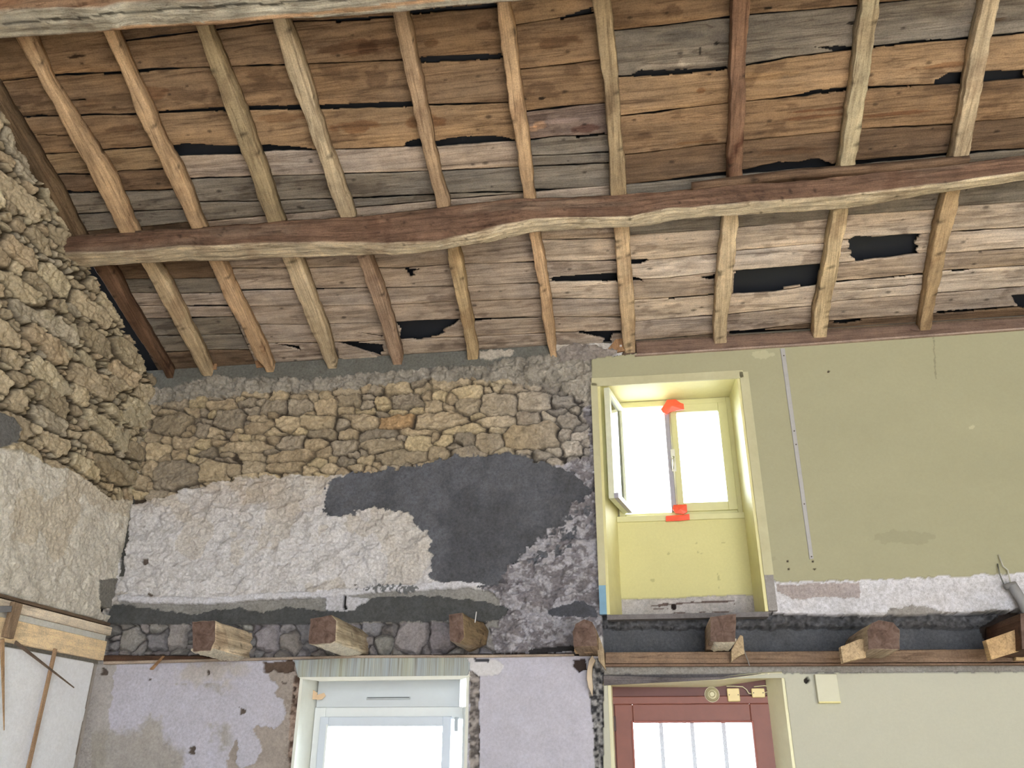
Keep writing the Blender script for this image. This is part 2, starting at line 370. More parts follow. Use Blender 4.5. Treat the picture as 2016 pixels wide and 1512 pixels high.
# 8. band of rubble between the cut joists
SJ = [(250,1255,46,38),(300,1262,44,34),(345,1250,40,42),(520,1255,46,44),(565,1262,38,34),(600,1240,40,34),(725,1235,44,18),(752,1266,30,34),(760,1238,32,12),(806,1254,60,54),(866,1254,50,48),(690,1250,30,40),(985,1258,60,46),(1045,1255,60,50),(1095,1258,50,46)]
s2 = [(W(a, b)[0], W(a, b)[2], c*.0033, d*.0036, 0) for a, b, c, d in SJ]
for _ in range(300):
    cx, cy = rr.uniform(208, 1185), rr.uniform(1228, 1290); w, h = rr.uniform(12, 26), rr.uniform(8, 16); q = W(cx, cy)
    if all(((q[0]-a)/(c*.5+w*.0014))**2+((q[2]-b)/(d*.5+h*.0014))**2 > 1 for a, b, c, d, _k in s2): s2.append((q[0], q[2], w*.0033, h*.0036, 1))
m = reg([(203, 1228), (500, 1230), (960, 1223), (975, 1292), (700, 1292), (203, 1305)], .15, .3); ii = np.nonzero(m)[0]
edge, idx = stones(X[ii], Z[ii], s2, 61); t = sstep(-.001, .005, edge)
sc2 = np.array([lin((134, 132, 134))*RNG.uniform(.75, 1.25)*np.array([RNG.uniform(.97, 1.08), 1, RNG.uniform(.92, 1.1)]) for _ in s2])
C[ii] = lin((62, 58, 58))*(1-t[:, None])+sc2[idx]*(1+.5*mid[ii]+.3*fine[ii])[:, None]*t[:, None]
H[ii] = -.07+.045*sstep(-.002, .018, edge)+.02*mid[ii]*t
m = reg([(203, 1288), (420, 1288), (420, 1298), (700, 1288), (1180, 1284), (1180, 1291), (700, 1294), (420, 1302), (203, 1308)], .1, .2); put(m, (58, 46, 40), -.05, .3)
m = reg([(1040, 1276), (1130, 1268), (1130, 1280), (1040, 1288)], .2, .5); put(m, (46, 44, 46), -.04)
# 9. lower plaster, left of the lower window
m = reg([(100,1302),(203,1308),(420,1300),(700,1293),(962,1292),(1190,1290),(1190,1600),(100,1600)], 0, .1)
put(m, (186, 184, 197), .006*mid+.012*low+.002*fine, .07)
m = reg([(100,1302),(230,1305),(215,1400),(200,1600),(100,1600)], .5, .8); put(m, (172, 167, 165), None, .12)
n = fbm(X*2.6, Z*2.6, 71, 4)
kq = (sstep(.0, .09, n+.3*fine*.3+.10*sstep(1360, 1500, py)-.03)*((px < 470) & (px > 180) & (py > 1345)))[:, None]*sstep(470, 440, px)[:, None]*.85; C = C*(1-kq)+lin((160, 154, 146))*(1+.3*mid)[:, None]*kq
kq = np.clip(1.3-(((px-415)/70)**2+((py-1322)/26)**2)+3*mid, 0, 1)[:, None]*.5*(py > 1303)[:, None]; C = C*(1-kq)+lin((176, 166, 148))*kq
m = reg([(518,1303),(578,1300),(590,1330),(590,1600),(470,1600),(440,1500),(455,1495),(470,1512),(500,1505),(512,1480),(510,1462),(494,1450),(500,1432),(520,1428),(540,1440),(552,1430),(560,1405),(556,1380),(540,1372),(545,1350),(530,1335)], .35, .9)
put(m, (160, 150, 144), -.010+.008*mid+.004*fine, .16)
m = reg([(455, 1470), (465, 1455), (470, 1475), (462, 1500), (450, 1495)], .3, .6); put(m, (150, 140, 134), -.006, .1)
m = reg([(518,1303),(577,1298),(577,1322),(560,1326),(540,1320),(520,1325)], .2, .7); put(m, (92, 76, 66), -.03+.03*mid, .4)
def rubble(poly, cols, seed, f=40, dep=.02):
    m = reg(poly, .15, .35); n = fbm(X*f, Z*f, seed, 3); a = lin(cols[0]); b = lin(cols[1])
    t = np.clip((n[m]+.16)*3.2, 0, 1)[:, None]; C[m] = a*(1-t)+b*t; H[m] = -dep+.05*n[m]
rubble([(577,1330),(598,1330),(592,1512),(590,1640),(562,1640),(566,1512),(570,1400)], ((84, 66, 56), (170, 150, 138)), 73)
rubble([(923,1320),(943,1320),(942,1512),(940,1640),(918,1640),(924,1512)], ((92, 86, 84), (168, 160, 156)), 74)
rubble([(1160,1296),(1190,1296),(1190,1600),(1172,1600),(1168,1440),(1160,1370)], ((54, 54, 58), (160, 158, 158)), 75, 55)
m = reg([(920,1296),(980,1300),(992,1312),(985,1328),(940,1332),(928,1320)], .1, .4); put(m, (206, 204, 208), .015+.006*mid, .05)
m = reg([(933,1296),(965,1299),(963,1305),(935,1302)], .1, .2); put(m, (70, 70, 74), -.01)
m = reg([(1128,1300),(1150,1296),(1154,1315),(1140,1322),(1128,1312)], .2, .5); put(m, (62, 50, 46), -.04)
# small dirt holes
for (a, b, r) in ((203,1325,7),(288,1107,5),(295,1170,4),(477,1400,7),(379,1477,6),(297,1338,3),(410,1325,4),(700,1150,3),(560,1345,4)):
    m = ((px+w2x-a)**2+(py+w2y-b)**2) < r*r; put(m, (96, 86, 80), -.012)
# 10. upper right: painted wall, slightly proud of the masonry
yel = [(1164, 712), (1240, 700), (1600, 678), (2016, 650), (2700, 606), (2700, 1120), (2016, 1131), (1800, 1141), (1690, 1146), (1515, 1147), (1515, 1205), (1188, 1205)]
m = pip(px+w2x*.12, py+w2y*.5, yel); ym = m.copy()
put(m, (162, 159, 132), .028+.0015*low, .015)
ys = fbm(X*1.3, Z*3.0, 81, 3); C[m] *= (1+.10*ys[m])[:, None]
for (a, b, rx, ry, k) in ((1780, 1060, 60, 14, .90), (1800, 1150, 40, 8, .93), (1502, 702, 22, 8, 1.22), (1505, 1105, 26, 4, .92), (1909, 842, 7, 3, 1.3)):
    mm = ((px+w2x*1.2-a)/rx)**2+((py+w2y-b)/ry)**2 < 1; C[mm & m] *= k
# hairline crack, screw holes in the paint
mm = m & (abs(px-(1835+(py-655)*.06+w2x*.5)) < 1.2) & (py < 750); C[mm] *= .7
for (a, b) in ((1549,1107),(1552,1122),(1599,1107),(1602,1122),(1470,776),(1476,900),(1478,960),(1488,1042),(1501,1030),(1630,735)):
    mm = (px-a)**2+(py-b)**2 < 5; C[mm] = lin((60, 50, 40)); H[mm] -= .006
m = reg([(1515,1147),(1700,1144),(2016,1129),(2700,1105),(2700,1180),(2016,1200),(1860,1206),(1690,1208),(1540,1220),(1526,1216)], .15, .7)
put(m, (208, 207, 214), .004+.005*mid, .06)
m = reg([(1528,1152),(1690,1147),(1694,1178),(1640,1176),(1560,1180),(1530,1165)], .2, .5); put(m, (170, 160, 160), -.002, .15)
m = reg([(1745,1210),(1752,1196),(1800,1192),(1835,1200),(1860,1208),(2016,1200),(2700,1180),(2700,1200),(2016,1215),(1745,1222)], .3, .7); put(m, (150, 146, 144), -.004+.008*mid, .2)
m = reg([(1503,1147),(1517,1147),(1524,1216),(1508,1216)], .05, .2); put(m, (138, 134, 134), 0.0, .15)
m = (px > 1225) & ~ym & (py < np.interp(px, [1164, 1240, 1600, 2016, 2700], [712, 700, 678, 650, 606])+3); put(m, (104, 86, 74), -.012, .2)
# 11. the dark recess the joists sat in, on the right
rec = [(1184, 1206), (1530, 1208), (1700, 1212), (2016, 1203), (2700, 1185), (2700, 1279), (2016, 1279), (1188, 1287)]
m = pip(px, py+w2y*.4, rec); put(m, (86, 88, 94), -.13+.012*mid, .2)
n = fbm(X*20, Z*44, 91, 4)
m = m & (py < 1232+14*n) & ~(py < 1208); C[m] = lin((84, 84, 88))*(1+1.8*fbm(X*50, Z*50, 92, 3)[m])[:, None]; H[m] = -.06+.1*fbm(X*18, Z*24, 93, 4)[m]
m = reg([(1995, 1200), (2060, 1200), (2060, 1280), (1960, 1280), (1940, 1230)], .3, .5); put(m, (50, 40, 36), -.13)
m = pip(px, py, [(1188, 1283), (2016, 1276), (2700, 1272), (2700, 1312), (2016, 1309), (1188, 1310)]); put(m, (96, 74, 60), -.02, .15)
m = pip(px, py+w2y*.3, [(1188, 1306), (2016, 1304), (2700, 1304), (2700, 1325), (2016, 1323), (1500, 1326), (1188, 1340)]); put(m, (150, 146, 142), -.006, .14)
# 12. lower right painted wall
m = pip(px, py+w2y*.25, [(1188, 1345), (1187, 1330), (1420, 1334), (1500, 1326), (2016, 1323), (2700, 1326), (2700, 1800), (1188, 1800)]); put(m, (188, 187, 172), .012+.001*low, .015)
mm = ((px-1588)**2+(py-1340)**2) < 30; C[mm] = lin((52, 46, 42)); H[mm] = -.03
m = pip(px, py+w2y*.2, [(1186, 1328), (1420, 1326), (1500, 1325), (1420, 1336), (1350, 1340), (1186, 1348)]); put(m, (98, 94, 98), -.02, .25)
# roof line: the wall stops under the boards
AA = np.ones(len(X)); AA[ym] = .10; AA[pip(px, py, [(1188, 1345), (1187, 1330), (1420, 1334), (1500, 1326), (2016, 1323), (2700, 1326), (2700, 1800), (1188, 1800)])] = .10
AA[(px > 925) & (px < 1172) & (py > 1292)] = .4; AA[(px > 180) & (px < 560) & (py > 1303)] = .6
C = np.hstack([C, AA[:, None]])
uc = (us[:-1]+us[1:])/2; vc = (vs[:-1]+vs[1:])/2; UC, VC = np.meshgrid(uc, vc, indexing='ij')
def inr(b): return (UC > b[0]) & (UC < b[1]) & (VC > b[2]) & (VC < b[3])
keep = ~(inr(W1) | inr(W2) | inr(D1)) & (VC < 4.44)
F = grid_faces(len(us), len(vs), keep)
VV = np.stack([X, -H, Z], -1)
# keep the arrises of the openings straight and on the wall plane
for b in (W1, W2, D1):
    pass
VV, F, CC = compact(VV, F, C)
# plain remainder of the same wall: below, to the right, and its thickness behind the openings
def quad(V, F, C, pts, c):
    k = len(V); V.append(np.array(pts, float)); return
ev = []; ec = []; ef = []
def addq(pts, c):
    k = len(VV)+len(ev)
    for p in pts: ev.append(p); ec.append([*lin(c), .3])
    ef.append((k, k+1, k+2, k+3))
pc = (186, 184, 192); rc_ = (200, 198, 176)
for (x0, x1, z0, z1, c) in ((-3.8, W2[0], 0, 1.3, pc), (W2[0], W2[1], 0, W2[2], pc), (W2[1], D1[0], 0, 1.3, pc), (D1[1], WR, 0, 1.3, rc_)):
    addq([(x0, -.005, z0), (x1, -.005, z0), (x1, -.005, z1), (x0, -.005, z1)], c)
for (x0, x1, z0, z1) in ((-4.1, W2[0], 0, 4.45), (W2[0], W2[1], 0, W2[2]), (W2[0], W2[1], W2[3], 4.45), (W2[1], D1[0], 0, 4.45), (D1[0], W1[1], D1[3], W1[2]), (D1[0], W1[1], W1[3], 4.45), (D1[1], WR+.3, 0, 4.45)):
    addq([(x1, .5, z0), (x0, .5, z0), (x0, .5, z1), (x1, .5, z1)], (170, 165, 155))
addq([(-4.1, -.0, 4.445), (WR+.3, 0, 4.445), (WR+.3, .5, 4.445), (-4.1, .5, 4.445)], (110, 105, 100))
VV = np.vstack([VV, ev]); CC = np.vstack([CC, ec]); F = np.vstack([F, np.array(ef)])
wb = mesh('wall_back', VV, F, masonry('masonry'), None, CC, smooth=True)
tag(wb, 'rubble and plaster eaves wall with a dark cement patch, painted yellow on the right', 'wall', kind='structure')

# ================================================================= LEFT (GABLE) WALL
XL = -3.66
ys_ = np.arange(-2.9, .03, .0062); zs_ = np.arange(1.30, 5.65, .0065)
U, V_ = np.meshgrid(ys_, zs_, indexing='ij'); Yg = U.ravel(); Zg = V_.ravel()
P = np.stack([np.full_like(Yg, XL), Yg, Zg], -1); qx, qy = topx(P)
a1 = fbm(Yg*9, Zg*9, 101, 4)*22; a2 = fbm(Yg*30, Zg*30, 102, 4)*12
mid = fbm(Yg*14, Zg*14, 106, 4); fine = fbm(Yg*60, Zg*60, 107, 3); low = fbm(Yg*3, Zg*3, 108, 4); lump = fbm(Yg*9, Zg*13, 109, 4)
CL = lin((216, 211, 202))*(1+.2*mid+.12*low)[:, None]; HL = .04*lump+.012*fine+.02*mid
lower = Zg < 2.26
# stones: scattered in rough courses, big ones first
S = []; rr = random.Random(23)
for (n, w0, w1, h0, h1) in ((220, .32, .55, .11, .18), (200, .22, .36, .09, .15), (500, .15, .26, .07, .12), (1500, .07, .13, .04, .07), (4000, .035, .07, .025, .04)):
    for _ in range(n):
        a, b = rr.uniform(-2.95, .05), rr.uniform(3.15, 5.65); w, h = rr.uniform(w0, w1), rr.uniform(h0, h1)
        if all(((a-s[0])/((w+s[2])*.46))**2+((b-s[1])/((h+s[3])*.48))**2 > 1 for s in S if abs(a-s[0]) < .35 and abs(b-s[1]) < .2): S.append((a, b, w, h, 0))
bound = [(-400, 800), (0, 885), (60, 895), (100, 915), (140, 925), (185, 955), (225, 985), (262, 985), (330, 985), (420, 600), (300, -400), (-2500, -3000), (-2500, 800)]
m = pip(qx+a1*.8+a2, qy+a1*.8+a2, bound); ii = np.nonzero(m)[0]
edge, idx = stones(Yg[ii], Zg[ii], S, 111)
pal = [lin(c) for c in ((192, 178, 152), (182, 168, 144), (176, 162, 138), (198, 186, 160), (166, 152, 130), (188, 170, 144), (182, 172, 154))]
sc3 = np.array([pal[RNG.randint(len(pal))]*RNG.uniform(.8, 1.15) for _ in S]); hs = RNG.uniform(-.015, .02, len(S))
t = sstep(.0005, .009, edge)
C3 = lin((70, 60, 46))*(1+.7*fine[ii])[:, None]*(1-t[:, None])+sc3[idx]*(1+.45*mid[ii]+.3*fine[ii])[:, None]*t[:, None]
CL[ii] = C3; SA = np.array([q_[:4] for q_ in S]); tl = RNG.uniform(-.16, .16, (len(S), 2)); tilt = np.clip(tl[idx, 0]*(Yg[ii]-SA[idx, 0])+tl[idx, 1]*(Zg[ii]-SA[idx, 1]), -.022, .022)
HL[ii] = tilt*t-.040+.044*sstep(-.001, .008, edge)+(hs[idx]+.045*fbm(Yg[ii]*14, Zg[ii]*20, 112, 4)+.02*fbm(Yg[ii]*40, Zg[ii]*50, 113, 2))*t
# mortar smeared over the stones here and there
sm = m & (fbm(Yg*4, Zg*4, 115, 4) > .24) & (mid > -.12); CL[sm] = lin((182, 172, 150))*(1+.3*mid[sm])[:, None]; HL[sm] = .006+.02*mid[sm]
m = pip(qx+a2*.6, qy+a2*.6, [(-60, 800), (0, 812), (28, 822), (40, 845), (30, 870), (8, 880), (-60, 880)]); CL[m] = lin((112, 112, 112)); HL[m] = .008
st = (low > .08) & (qy > 890); CL[st] *= np.array([.90, .86, .80])
# grey mortar at the corner above the floor edge
m = pip(qx+a2*.3, qy+a2*.3, [(194, 1142), (236, 1138), (236, 1215), (230, 1220), (200, 1200), (194, 1180)]); CL[m] = lin((128, 126, 122)); HL[m] = .006
m = pip(qx+a2*.3, qy+a2*.3, [(198, 1196), (222, 1200), (240, 1215), (215, 1212), (198, 1206)]); CL[m] = lin((24, 22, 22)); HL[m] = -.05
# below the floor: white board lining, then a bare strip before the corner
CL[lower] = lin((240, 243, 250))*(1+.05*low[lower])[:, None]; HL[lower] = .012+.004*low[lower]
m = lower & (Yg > -.062+.02*(fbm(Zg*12, Zg*0, 119, 3))); CL[m] = lin((168, 162, 158))*(1+.3*mid[m])[:, None]; HL[m] = -.006+.01*mid[m]
m = lower & (abs(Yg+.035-.03*fbm(Zg*7, Zg*0+3, 121, 3)) < .007); CL[m] = lin((128, 118, 112)); HL[m] = -.015
m = (Zg > 2.22) & (Zg < 2.50) & (Yg > -3); CL[m] = lin((150, 146, 140))*(1+.3*mid[m])[:, None]; HL[m] = -.015
AL_ = np.ones(len(Yg)); AL_[Zg < 2.22] = .25; CL = np.hstack([CL, AL_[:, None]])
yc = (ys_[:-1]+ys_[1:])/2; zc = (zs_[:-1]+zs_[1:])/2; YC, ZC = np.meshgrid(yc, zc, indexing='ij')
keep = ZC < (RD+PH*.3-math.sin(AL)*YC)/math.cos(AL)-.035+.05*fbm(YC*9, YC*0+2.2, 122, 3)
F = grid_faces(len(ys_), len(zs_), keep)
V, F, C3 = compact(np.stack([XL+HL, Yg, Zg], -1), F, CL)
ev = []; ec = []; ef = []; VV = V
for (y0, y1, z0, z1, c) in ((-9.5, -.0, 0, 1.3, (206, 213, 220)), (-9.5, -2.9, 1.3, 2.25, (206, 213, 220)), (-9.5, -2.9, 2.25, 3.3, (196, 190, 178))):
    addq([(XL, y1, z0), (XL, y0, z0), (XL, y0, z1), (XL, y1, z1)], c)
RY = -4.75; RZ = roofz(RY)
addq([(XL, -2.9, 3.3), (XL, RY, 3.3), (XL, RY, RZ), (XL, -2.9, roofz(-2.9))], (180, 168, 140))
addq([(XL, RY, 3.3), (XL, -9.5, 3.3), (XL, -9.5, ZT), (XL, RY, RZ)], (180, 168, 140))
addq([(XL-.45, .5, 0), (XL-.45, -9.5, 0), (XL-.45, -9.5, 4.3), (XL-.45, .5, 4.3)], (150, 140, 120))
addq([(XL-.45, .5, 4.2), (XL-.45, RY, 4.2), (XL-.45, RY, RZ+.12), (XL-.45, .5, roofz(.5)+.12)], (60, 50, 40))
addq([(XL-.45, -9.75, 4.1), (XL-.45, RY, 4.1), (XL-.45, RY, RZ+.12), (XL-.45, -9.75, 4.3)], (60, 50, 40))
V = np.vstack([V, ev]); C3 = np.vstack([C3, ec]); F = np.vstack([F, np.array(ef)])
wl = mesh('wall_left', V, F, masonry('masonry'), None, C3, smooth=True)
tag(wl, 'rubble stone gable wall above rough cream plaster, left of the room', 'wall', kind='structure')
# right wall, floor, ground outside
V, F = join([boxv(WR, WR+.3, -9.5, 0, 0, 4.35), prism([(WR, 0, 4.35), (WR, RY, RZ), (WR, -9.5, 4.35)], [(WR+.3, 0, 4.35), (WR+.3, RY, RZ), (WR+.3, -9.5, 4.35)])])
o = fixn(mesh('wall_right', V, F, masonry('painted_plaster', (196, 192, 160), .95, 1.05, 30, .2, .003)))
tag(o, 'plain painted wall closing the room on the right', 'wall', kind='structure')
V, F = boxv(XL-.4, -.3, -9.8, -9.5, 0, 4.2)
o = fixn(mesh('wall_rear_light_block', V, F, masonry('painted_plaster'))); tag(o, 'plain unseen rear wall, added to keep light to the opening on the right', 'wall', kind='structure')  # unseen wall, added so daylight comes in from the right rear only
V, F = boxv(XL-.4, WR+.3, -9.5, .5, -.2, 0)
o = fixn(mesh('floor', V, F, masonry('screed', (200, 190, 178), .85, 1.1, 12, .3, .004)))
tag(o, 'pale dusty screed floor', 'floor', kind='structure')
V, F = boxv(-30, 30, -40, 40, -.35, -.21)
o = fixn(mesh('ground', V, F, masonry('gravel', (184, 182, 178), .8, 1.15, 9, .4, .01)))
tag(o, 'pale gravel ground outside the house', 'ground', kind='structure')

# ================================================================= ROOF BOARDS
def pl2(pts):                                                     # pixel polyline -> (X, s) on the board plane
    out = []
    for x, y in pts:
        p = roof(x, y, PH); out.append((p[0], rs(p)))
    out.sort(); return np.array(out)
def xs(px_, py_): return roof(px_, py_, PH)[0]
BR = (140, 115, 90); BD = (114, 94, 76); BG = (130, 122, 112); BP = (174, 158, 144); BPP = (200, 184, 168); BM = (150, 128, 102); BO = (156, 129, 100)
S1 = [[(560,44),(650,42),(773,36),(808,28),(976,14)],
      [(0,161),(100,150),(150,147),(320,137),(410,134),(600,128),(700,124),(827,119),(987,113)],
      [(40,232),(230,227),(310,223),(480,215),(610,211),(700,210),(806,209),(997,204)],
      [(80,305),(190,298),(299,290),(344,307),(400,305),(476,304),(535,297),(650,295),(716,293),(789,290),(862,288),(1015,279)]]
ZX = dict(r0=-9, r2=(xs(300, 290)+xs(375, 400))/2, r6=(xs(1003, 100)+xs(1038, 350))/2, r7=(xs(1185, 0)+xs(1215, 370))/2, end=WR)
G = lambda *a: list(a)
sM = 1.32                                                         # slope distance of the main purlin
UPZ = [  # (x0, x1, seams top->bottom, colours of the boards between, first = above the first seam)
 (XL, ZX['r2'], [[(0,55),(300,40)], S1[1], S1[2], S1[3], [(104,344),(180,344),(243,337),(323,333)], [(122,378),(195,379),(240,376),(330,374)], [(149,422),(212,418),(350,413)]], [BD, BR, BR, BR, BM, BD, BG, BG]),
 (ZX['r2'], ZX['r6'], [S1[0], S1[1], S1[2], S1[3], [(365,354),(490,349),(642,345),(671,344),(834,338),(872,337),(1018,330)], [(385,399),(503,397),(653,392),(844,384),(883,382),(1025,378)]], [BD, BR, BR, BO, BP, BG, BG]),
 (ZX['r6'], ZX['r7'], [[(1011,50),(1098,36),(1167,24)], [(1021,137),(1180,118)], [(1032,222),(1136,210),(1186,205)], [(1042,278),(1094,271),(1192,267)], [(1046,309),(1195,302)], [(1049,330),(1195,323)], [(1056,375),(1202,368)]], [BO, BR, BR, (122, 106, 98), BG, BG, BG, BP]),
 (ZX['r7'], WR, [[(1209,61),(1316,49),(1441,33),(1476,30),(1691,12),(1733,7),(1900,-10)], [(1219,150),(1240,150),(1350,142),(1438,133),(1476,128),(1552,113),(1677,99),(1719,93),(1913,75),(1958,71),(2016,64)], [(1223,229),(1316,217),(1434,203),(1469,199),(1538,193),(1670,176),(1708,171),(1837,167),(1906,163),(2016,154)], [(1230,306),(1316,295),(1431,283),(1465,278),(1656,259),(1698,255),(1885,246),(1927,240),(2016,233)], [(1233,365),(1316,356),(1465,337),(1531,322),(1646,326),(1691,318),(1910,302),(2016,295)]], [BR, BG, BO, BR, BD, BD]),
]
XD = [(xs(420, 560)+xs(505, 700))/2, (xs(710, 510)+xs(790, 700))/2, (xs(1053, 464)+xs(1090, 690))/2, (xs(1225, 450)+xs(1240, 690))/2]
LOZ = [
 (XL, XD[0], [[(243,552),(330,551),(420,549)], [(253,577),(351,578),(434,577)], [(271,604),(354,603),(455,604)], [(285,629),(368,627),(462,625)], [(302,662),(385,660),(483,658)], [(323,695),(403,690),(500,690)]], [BD, BG, BP, BP, BG, BG, BD]),
 (XD[0], XD[2], [[(448,528),(604,528),(700,525),(789,528),(879,521),(1053,516)], [(465,570),(576,568),(700,566),(751,566),(890,563),(1056,557)], [(479,603),(628,603),(733,601),(765,601),(897,594),(1060,589)], [(507,641),(608,641),(747,637),(775,636),(930,629),(1063,626)], [(531,677),(618,676),(700,674),(790,670),(942,663),(1070,658)]], [BP, BP, BP, BP, BP, BP]),
 (XD[2], XD[3], [[(983,478),(1067,473),(1205,471)], [(1077,516),(1212,514)], [(1080,555),(1214,551)], [(1084,589),(1219,589)], [(1091,624),(1219,625)], [(1096,654),(1221,652)]], [BP, BPP, BP, BPP, BP, BP, BP]),
 (XD[3], WR, [[(1240,464),(1316,459),(1420,452),(1635,431),(1677,424),(1847,413),(1889,405),(2016,398)], [(1244,516),(1316,511),(1415,502),(1455,495),(1625,480),(1656,474),(1878,458),(2016,450)], [(1247,552),(1316,549),(1410,538),(1618,521),(1656,519),(1823,499),(1872,500),(2016,490)], [(1250,592),(1316,588),(1406,582),(1524,575),(1649,556),(1823,540),(1858,535),(2016,525)], [(1254,634),(1316,629),(1403,622),(1437,620),(1608,603),(1649,594),(1812,582),(2016,566)], [(1300,668),(1403,658),(1436,655),(1635,633),(1812,620),(1996,606)]], [BG, BPP, BPP, BP, BPP, BP, BD]),
]
HOLES = [  # broken boards, as seen
 [(326,287),(368,283),(420,286),(469,288),(500,286),(528,285),(560,288),(600,291),(618,295),(600,298),(535,298),(476,304),(400,305),(368,308),(344,308)],
 [(796,282),(810,276),(824,274),(862,278),(890,272),(914,269),(962,267),(990,270),(1011,275),(1015,280),(960,282),(900,286),(862,289),(796,291)],
 [(655,40),(773,31),(773,37),(700,44),(660,46)], [(808,22),(976,8),(976,17),(808,31)],
 [(1098,36),(1167,13),(1167,28),(1105,40)],
 [(827,113),(987,107),(987,119),(827,126)], [(310,219),(480,210),(650,207),(810,200),(812,213),(650,218),(480,220),(310,226)],
 [(200,146),(290,139),(300,143),(205,150)], [(45,231),(80,226),(105,231),(50,234)], [(122,373),(150,377),(195,376),(195,381),(130,383)],
 [(1237,150),(1262,138),(1310,139),(1350,136),(1438,131),(1438,137),(1350,147),(1250,153)],
 [(1538,193),(1600,178),(1670,170),(1700,166),(1712,169),(1740,173),(1760,169),(1790,171),(1838,167),(1840,158),(1865,144),(1903,139),(1941,139),(2016,138),(2016,154),(1908,163),(1840,168),(1670,179),(1600,188)],
 [(1600,92),(1719,90),(1780,82),(1913,73),(1913,78),(1800,86),(1719,96),(1640,100)],
 [(1531,320),(1570,321),(1600,313),(1620,316),(1640,324),(1660,322),(1646,328),(1600,324),(1560,326)],
 [(1136,269),(1192,262),(1192,268),(1136,274)],
 [(148,268),(52,264),(52,266),(139,270)],
 # lower slope
 [(465,569),(618,567),(700,565),(700,569),(618,571),(465,573)], [(370,602),(455,601),(480,603),(480,606),(370,606)],
 [(795,529),(830,530),(812,536),(818,543),(806,545),(803,536)],
 [(777,637),(830,634),(907,630),(893,642),(884,646),(872,652),(878,656),(860,664),(844,666),(824,672),(800,668),(784,670),(789,650)],
 [(907,630),(1063,625),(1063,628),(960,632),(935,636),(907,634)],
 [(664,676),(700,675),(755,679),(752,686),(759,695),(748,697),(753,704),(720,694),(690,684)], [(700,655),(754,662),(752,665),(730,661)],
 [(560,679),(588,682),(592,692),(585,690),(540,678)],
 [(1080,549),(1094,545),(1136,542),(1214,537),(1216,540),(1262,549),(1268,555),(1214,555),(1094,557)],
 [(1136,651),(1181,654),(1221,650),(1221,658),(1206,658),(1202,668),(1213,690),(1195,692),(1182,680),(1190,668),(1183,665),(1140,657)],
 [(1240,512),(1270,511),(1280,514),(1262,522),(1244,524)],
 [(1670,478),(1676,470),(1684,466),(1720,467),(1816,461),(1802,480),(1810,486),(1804,494),(1808,500),(1760,508),(1720,512),(1688,518),(1672,504),(1678,498),(1668,492),(1674,486)],
 [(1446,538),(1520,530),(1618,520),(1640,517),(1616,561),(1570,566),(1524,573),(1510,578),(1443,580)], [(1375,548),(1410,541),(1440,540),(1440,546),(1410,552),(1392,553)],
 [(1316,588),(1406,580),(1406,584),(1316,592)], [(1650,630),(1690,629),(1700,632),(1660,640),(1636,638)],
 [(1990,582),(2030,580),(2060,600),(2030,612),(2004,606),(1998,597)], [(1844,614),(1996,603),(1996,608),(1844,620)],
 [(1642,576),(1812,560),(1840,556),(1812,563),(1700,573)], [(1436,652),(1600,647),(1600,655),(1500,658),(1436,660)],
 [(1649,556),(1823,538),(1823,543),(1700,554),(1649,560)], [(1870,537),(1895,530),(1910,533),(1890,538)],
 [(135,198),(168,195),(168,199),(140,201)],
]
holes = [np.array([(lambda p: (p[0], rs(p)))(roof(x, y, PH)) for x, y in h]) for h in HOLES]
MARKS = []                                                       # stains, knots and slits the boards really carry: (X, s, rx, rs, multiplier)
for x, y, a, b, c in ((151,112,17,2.5,(.15,.13,.12)), (1062,247,14,8,(1.9,1.65,1.3)), (1050,255,10,6,(1.9,1.65,1.3)), (1034,197,4,2,(.1,.1,.1)), (1066,195,7,3,(.1,.1,.1)), (740,155,22,22,(.62,.6,.6)),
        (690,96,60,16,(.60,.52,.48)), (745,92,40,16,(.66,.6,.58)), (850,85,18,10,(.6,.55,.5)), (950,52,14,8,(.55,.5,.48)), (1100,82,50,12,(.6,.54,.5)), (700,250,50,12,(.72,.6,.52)), (840,240,40,12,(.7,.58,.5)), (560,232,50,10,(.7,.62,.56)),
        (180,205,24,9,(.75,.7,.66)), (255,252,14,7,(.8,.72,.66)), (300,185,30,14,(.82,.7,.62)), (1340,70,44,12,(.7,.72,.74)), (1300,130,50,8,(1.5,1.5,1.5)), (1370,120,40,12,(1.45,1.45,1.45)), (1410,85,5,3,(.1,.1,.1)), (1378,100,3,8,(.12,.12,.12)),
        (1380,178,8,6,(.72,.6,.5)), (1500,150,60,9,(1.15,1.1,1.0)), (1600,230,70,4,(.7,.55,.48)), (1620,215,80,3,(.66,.5,.44)), (1750,225,80,4,(.7,.56,.5)), (1850,130,60,5,(.7,.58,.5)), (1100,240,40,6,(1.3,1.3,1.35)), (1150,255,30,8,(.6,.45,.42)),
        (1370,280,40,3,(.7,.6,.5)), (1560,300,60,8,(.8,.72,.66)), (1950,40,40,4,(.75,.62,.5)), (1681,45,12,2.5,(.1,.1,.1)), (1513,16,8,2.5,(.1,.1,.1))):
    p = roof(x, y, PH); q1 = roof(x+a, y, PH); q2 = roof(x, y-b, PH); MARKS.append((p[0], rs(p), abs(q1[0]-p[0]), abs(rs(q2)-rs(p)), c))
bv_, bf_, bc_ = [], [], []; nv = 0; bseed = 200
def interp_ext(poly, x):
    y = np.interp(x, poly[:, 0], poly[:, 1])
    return y
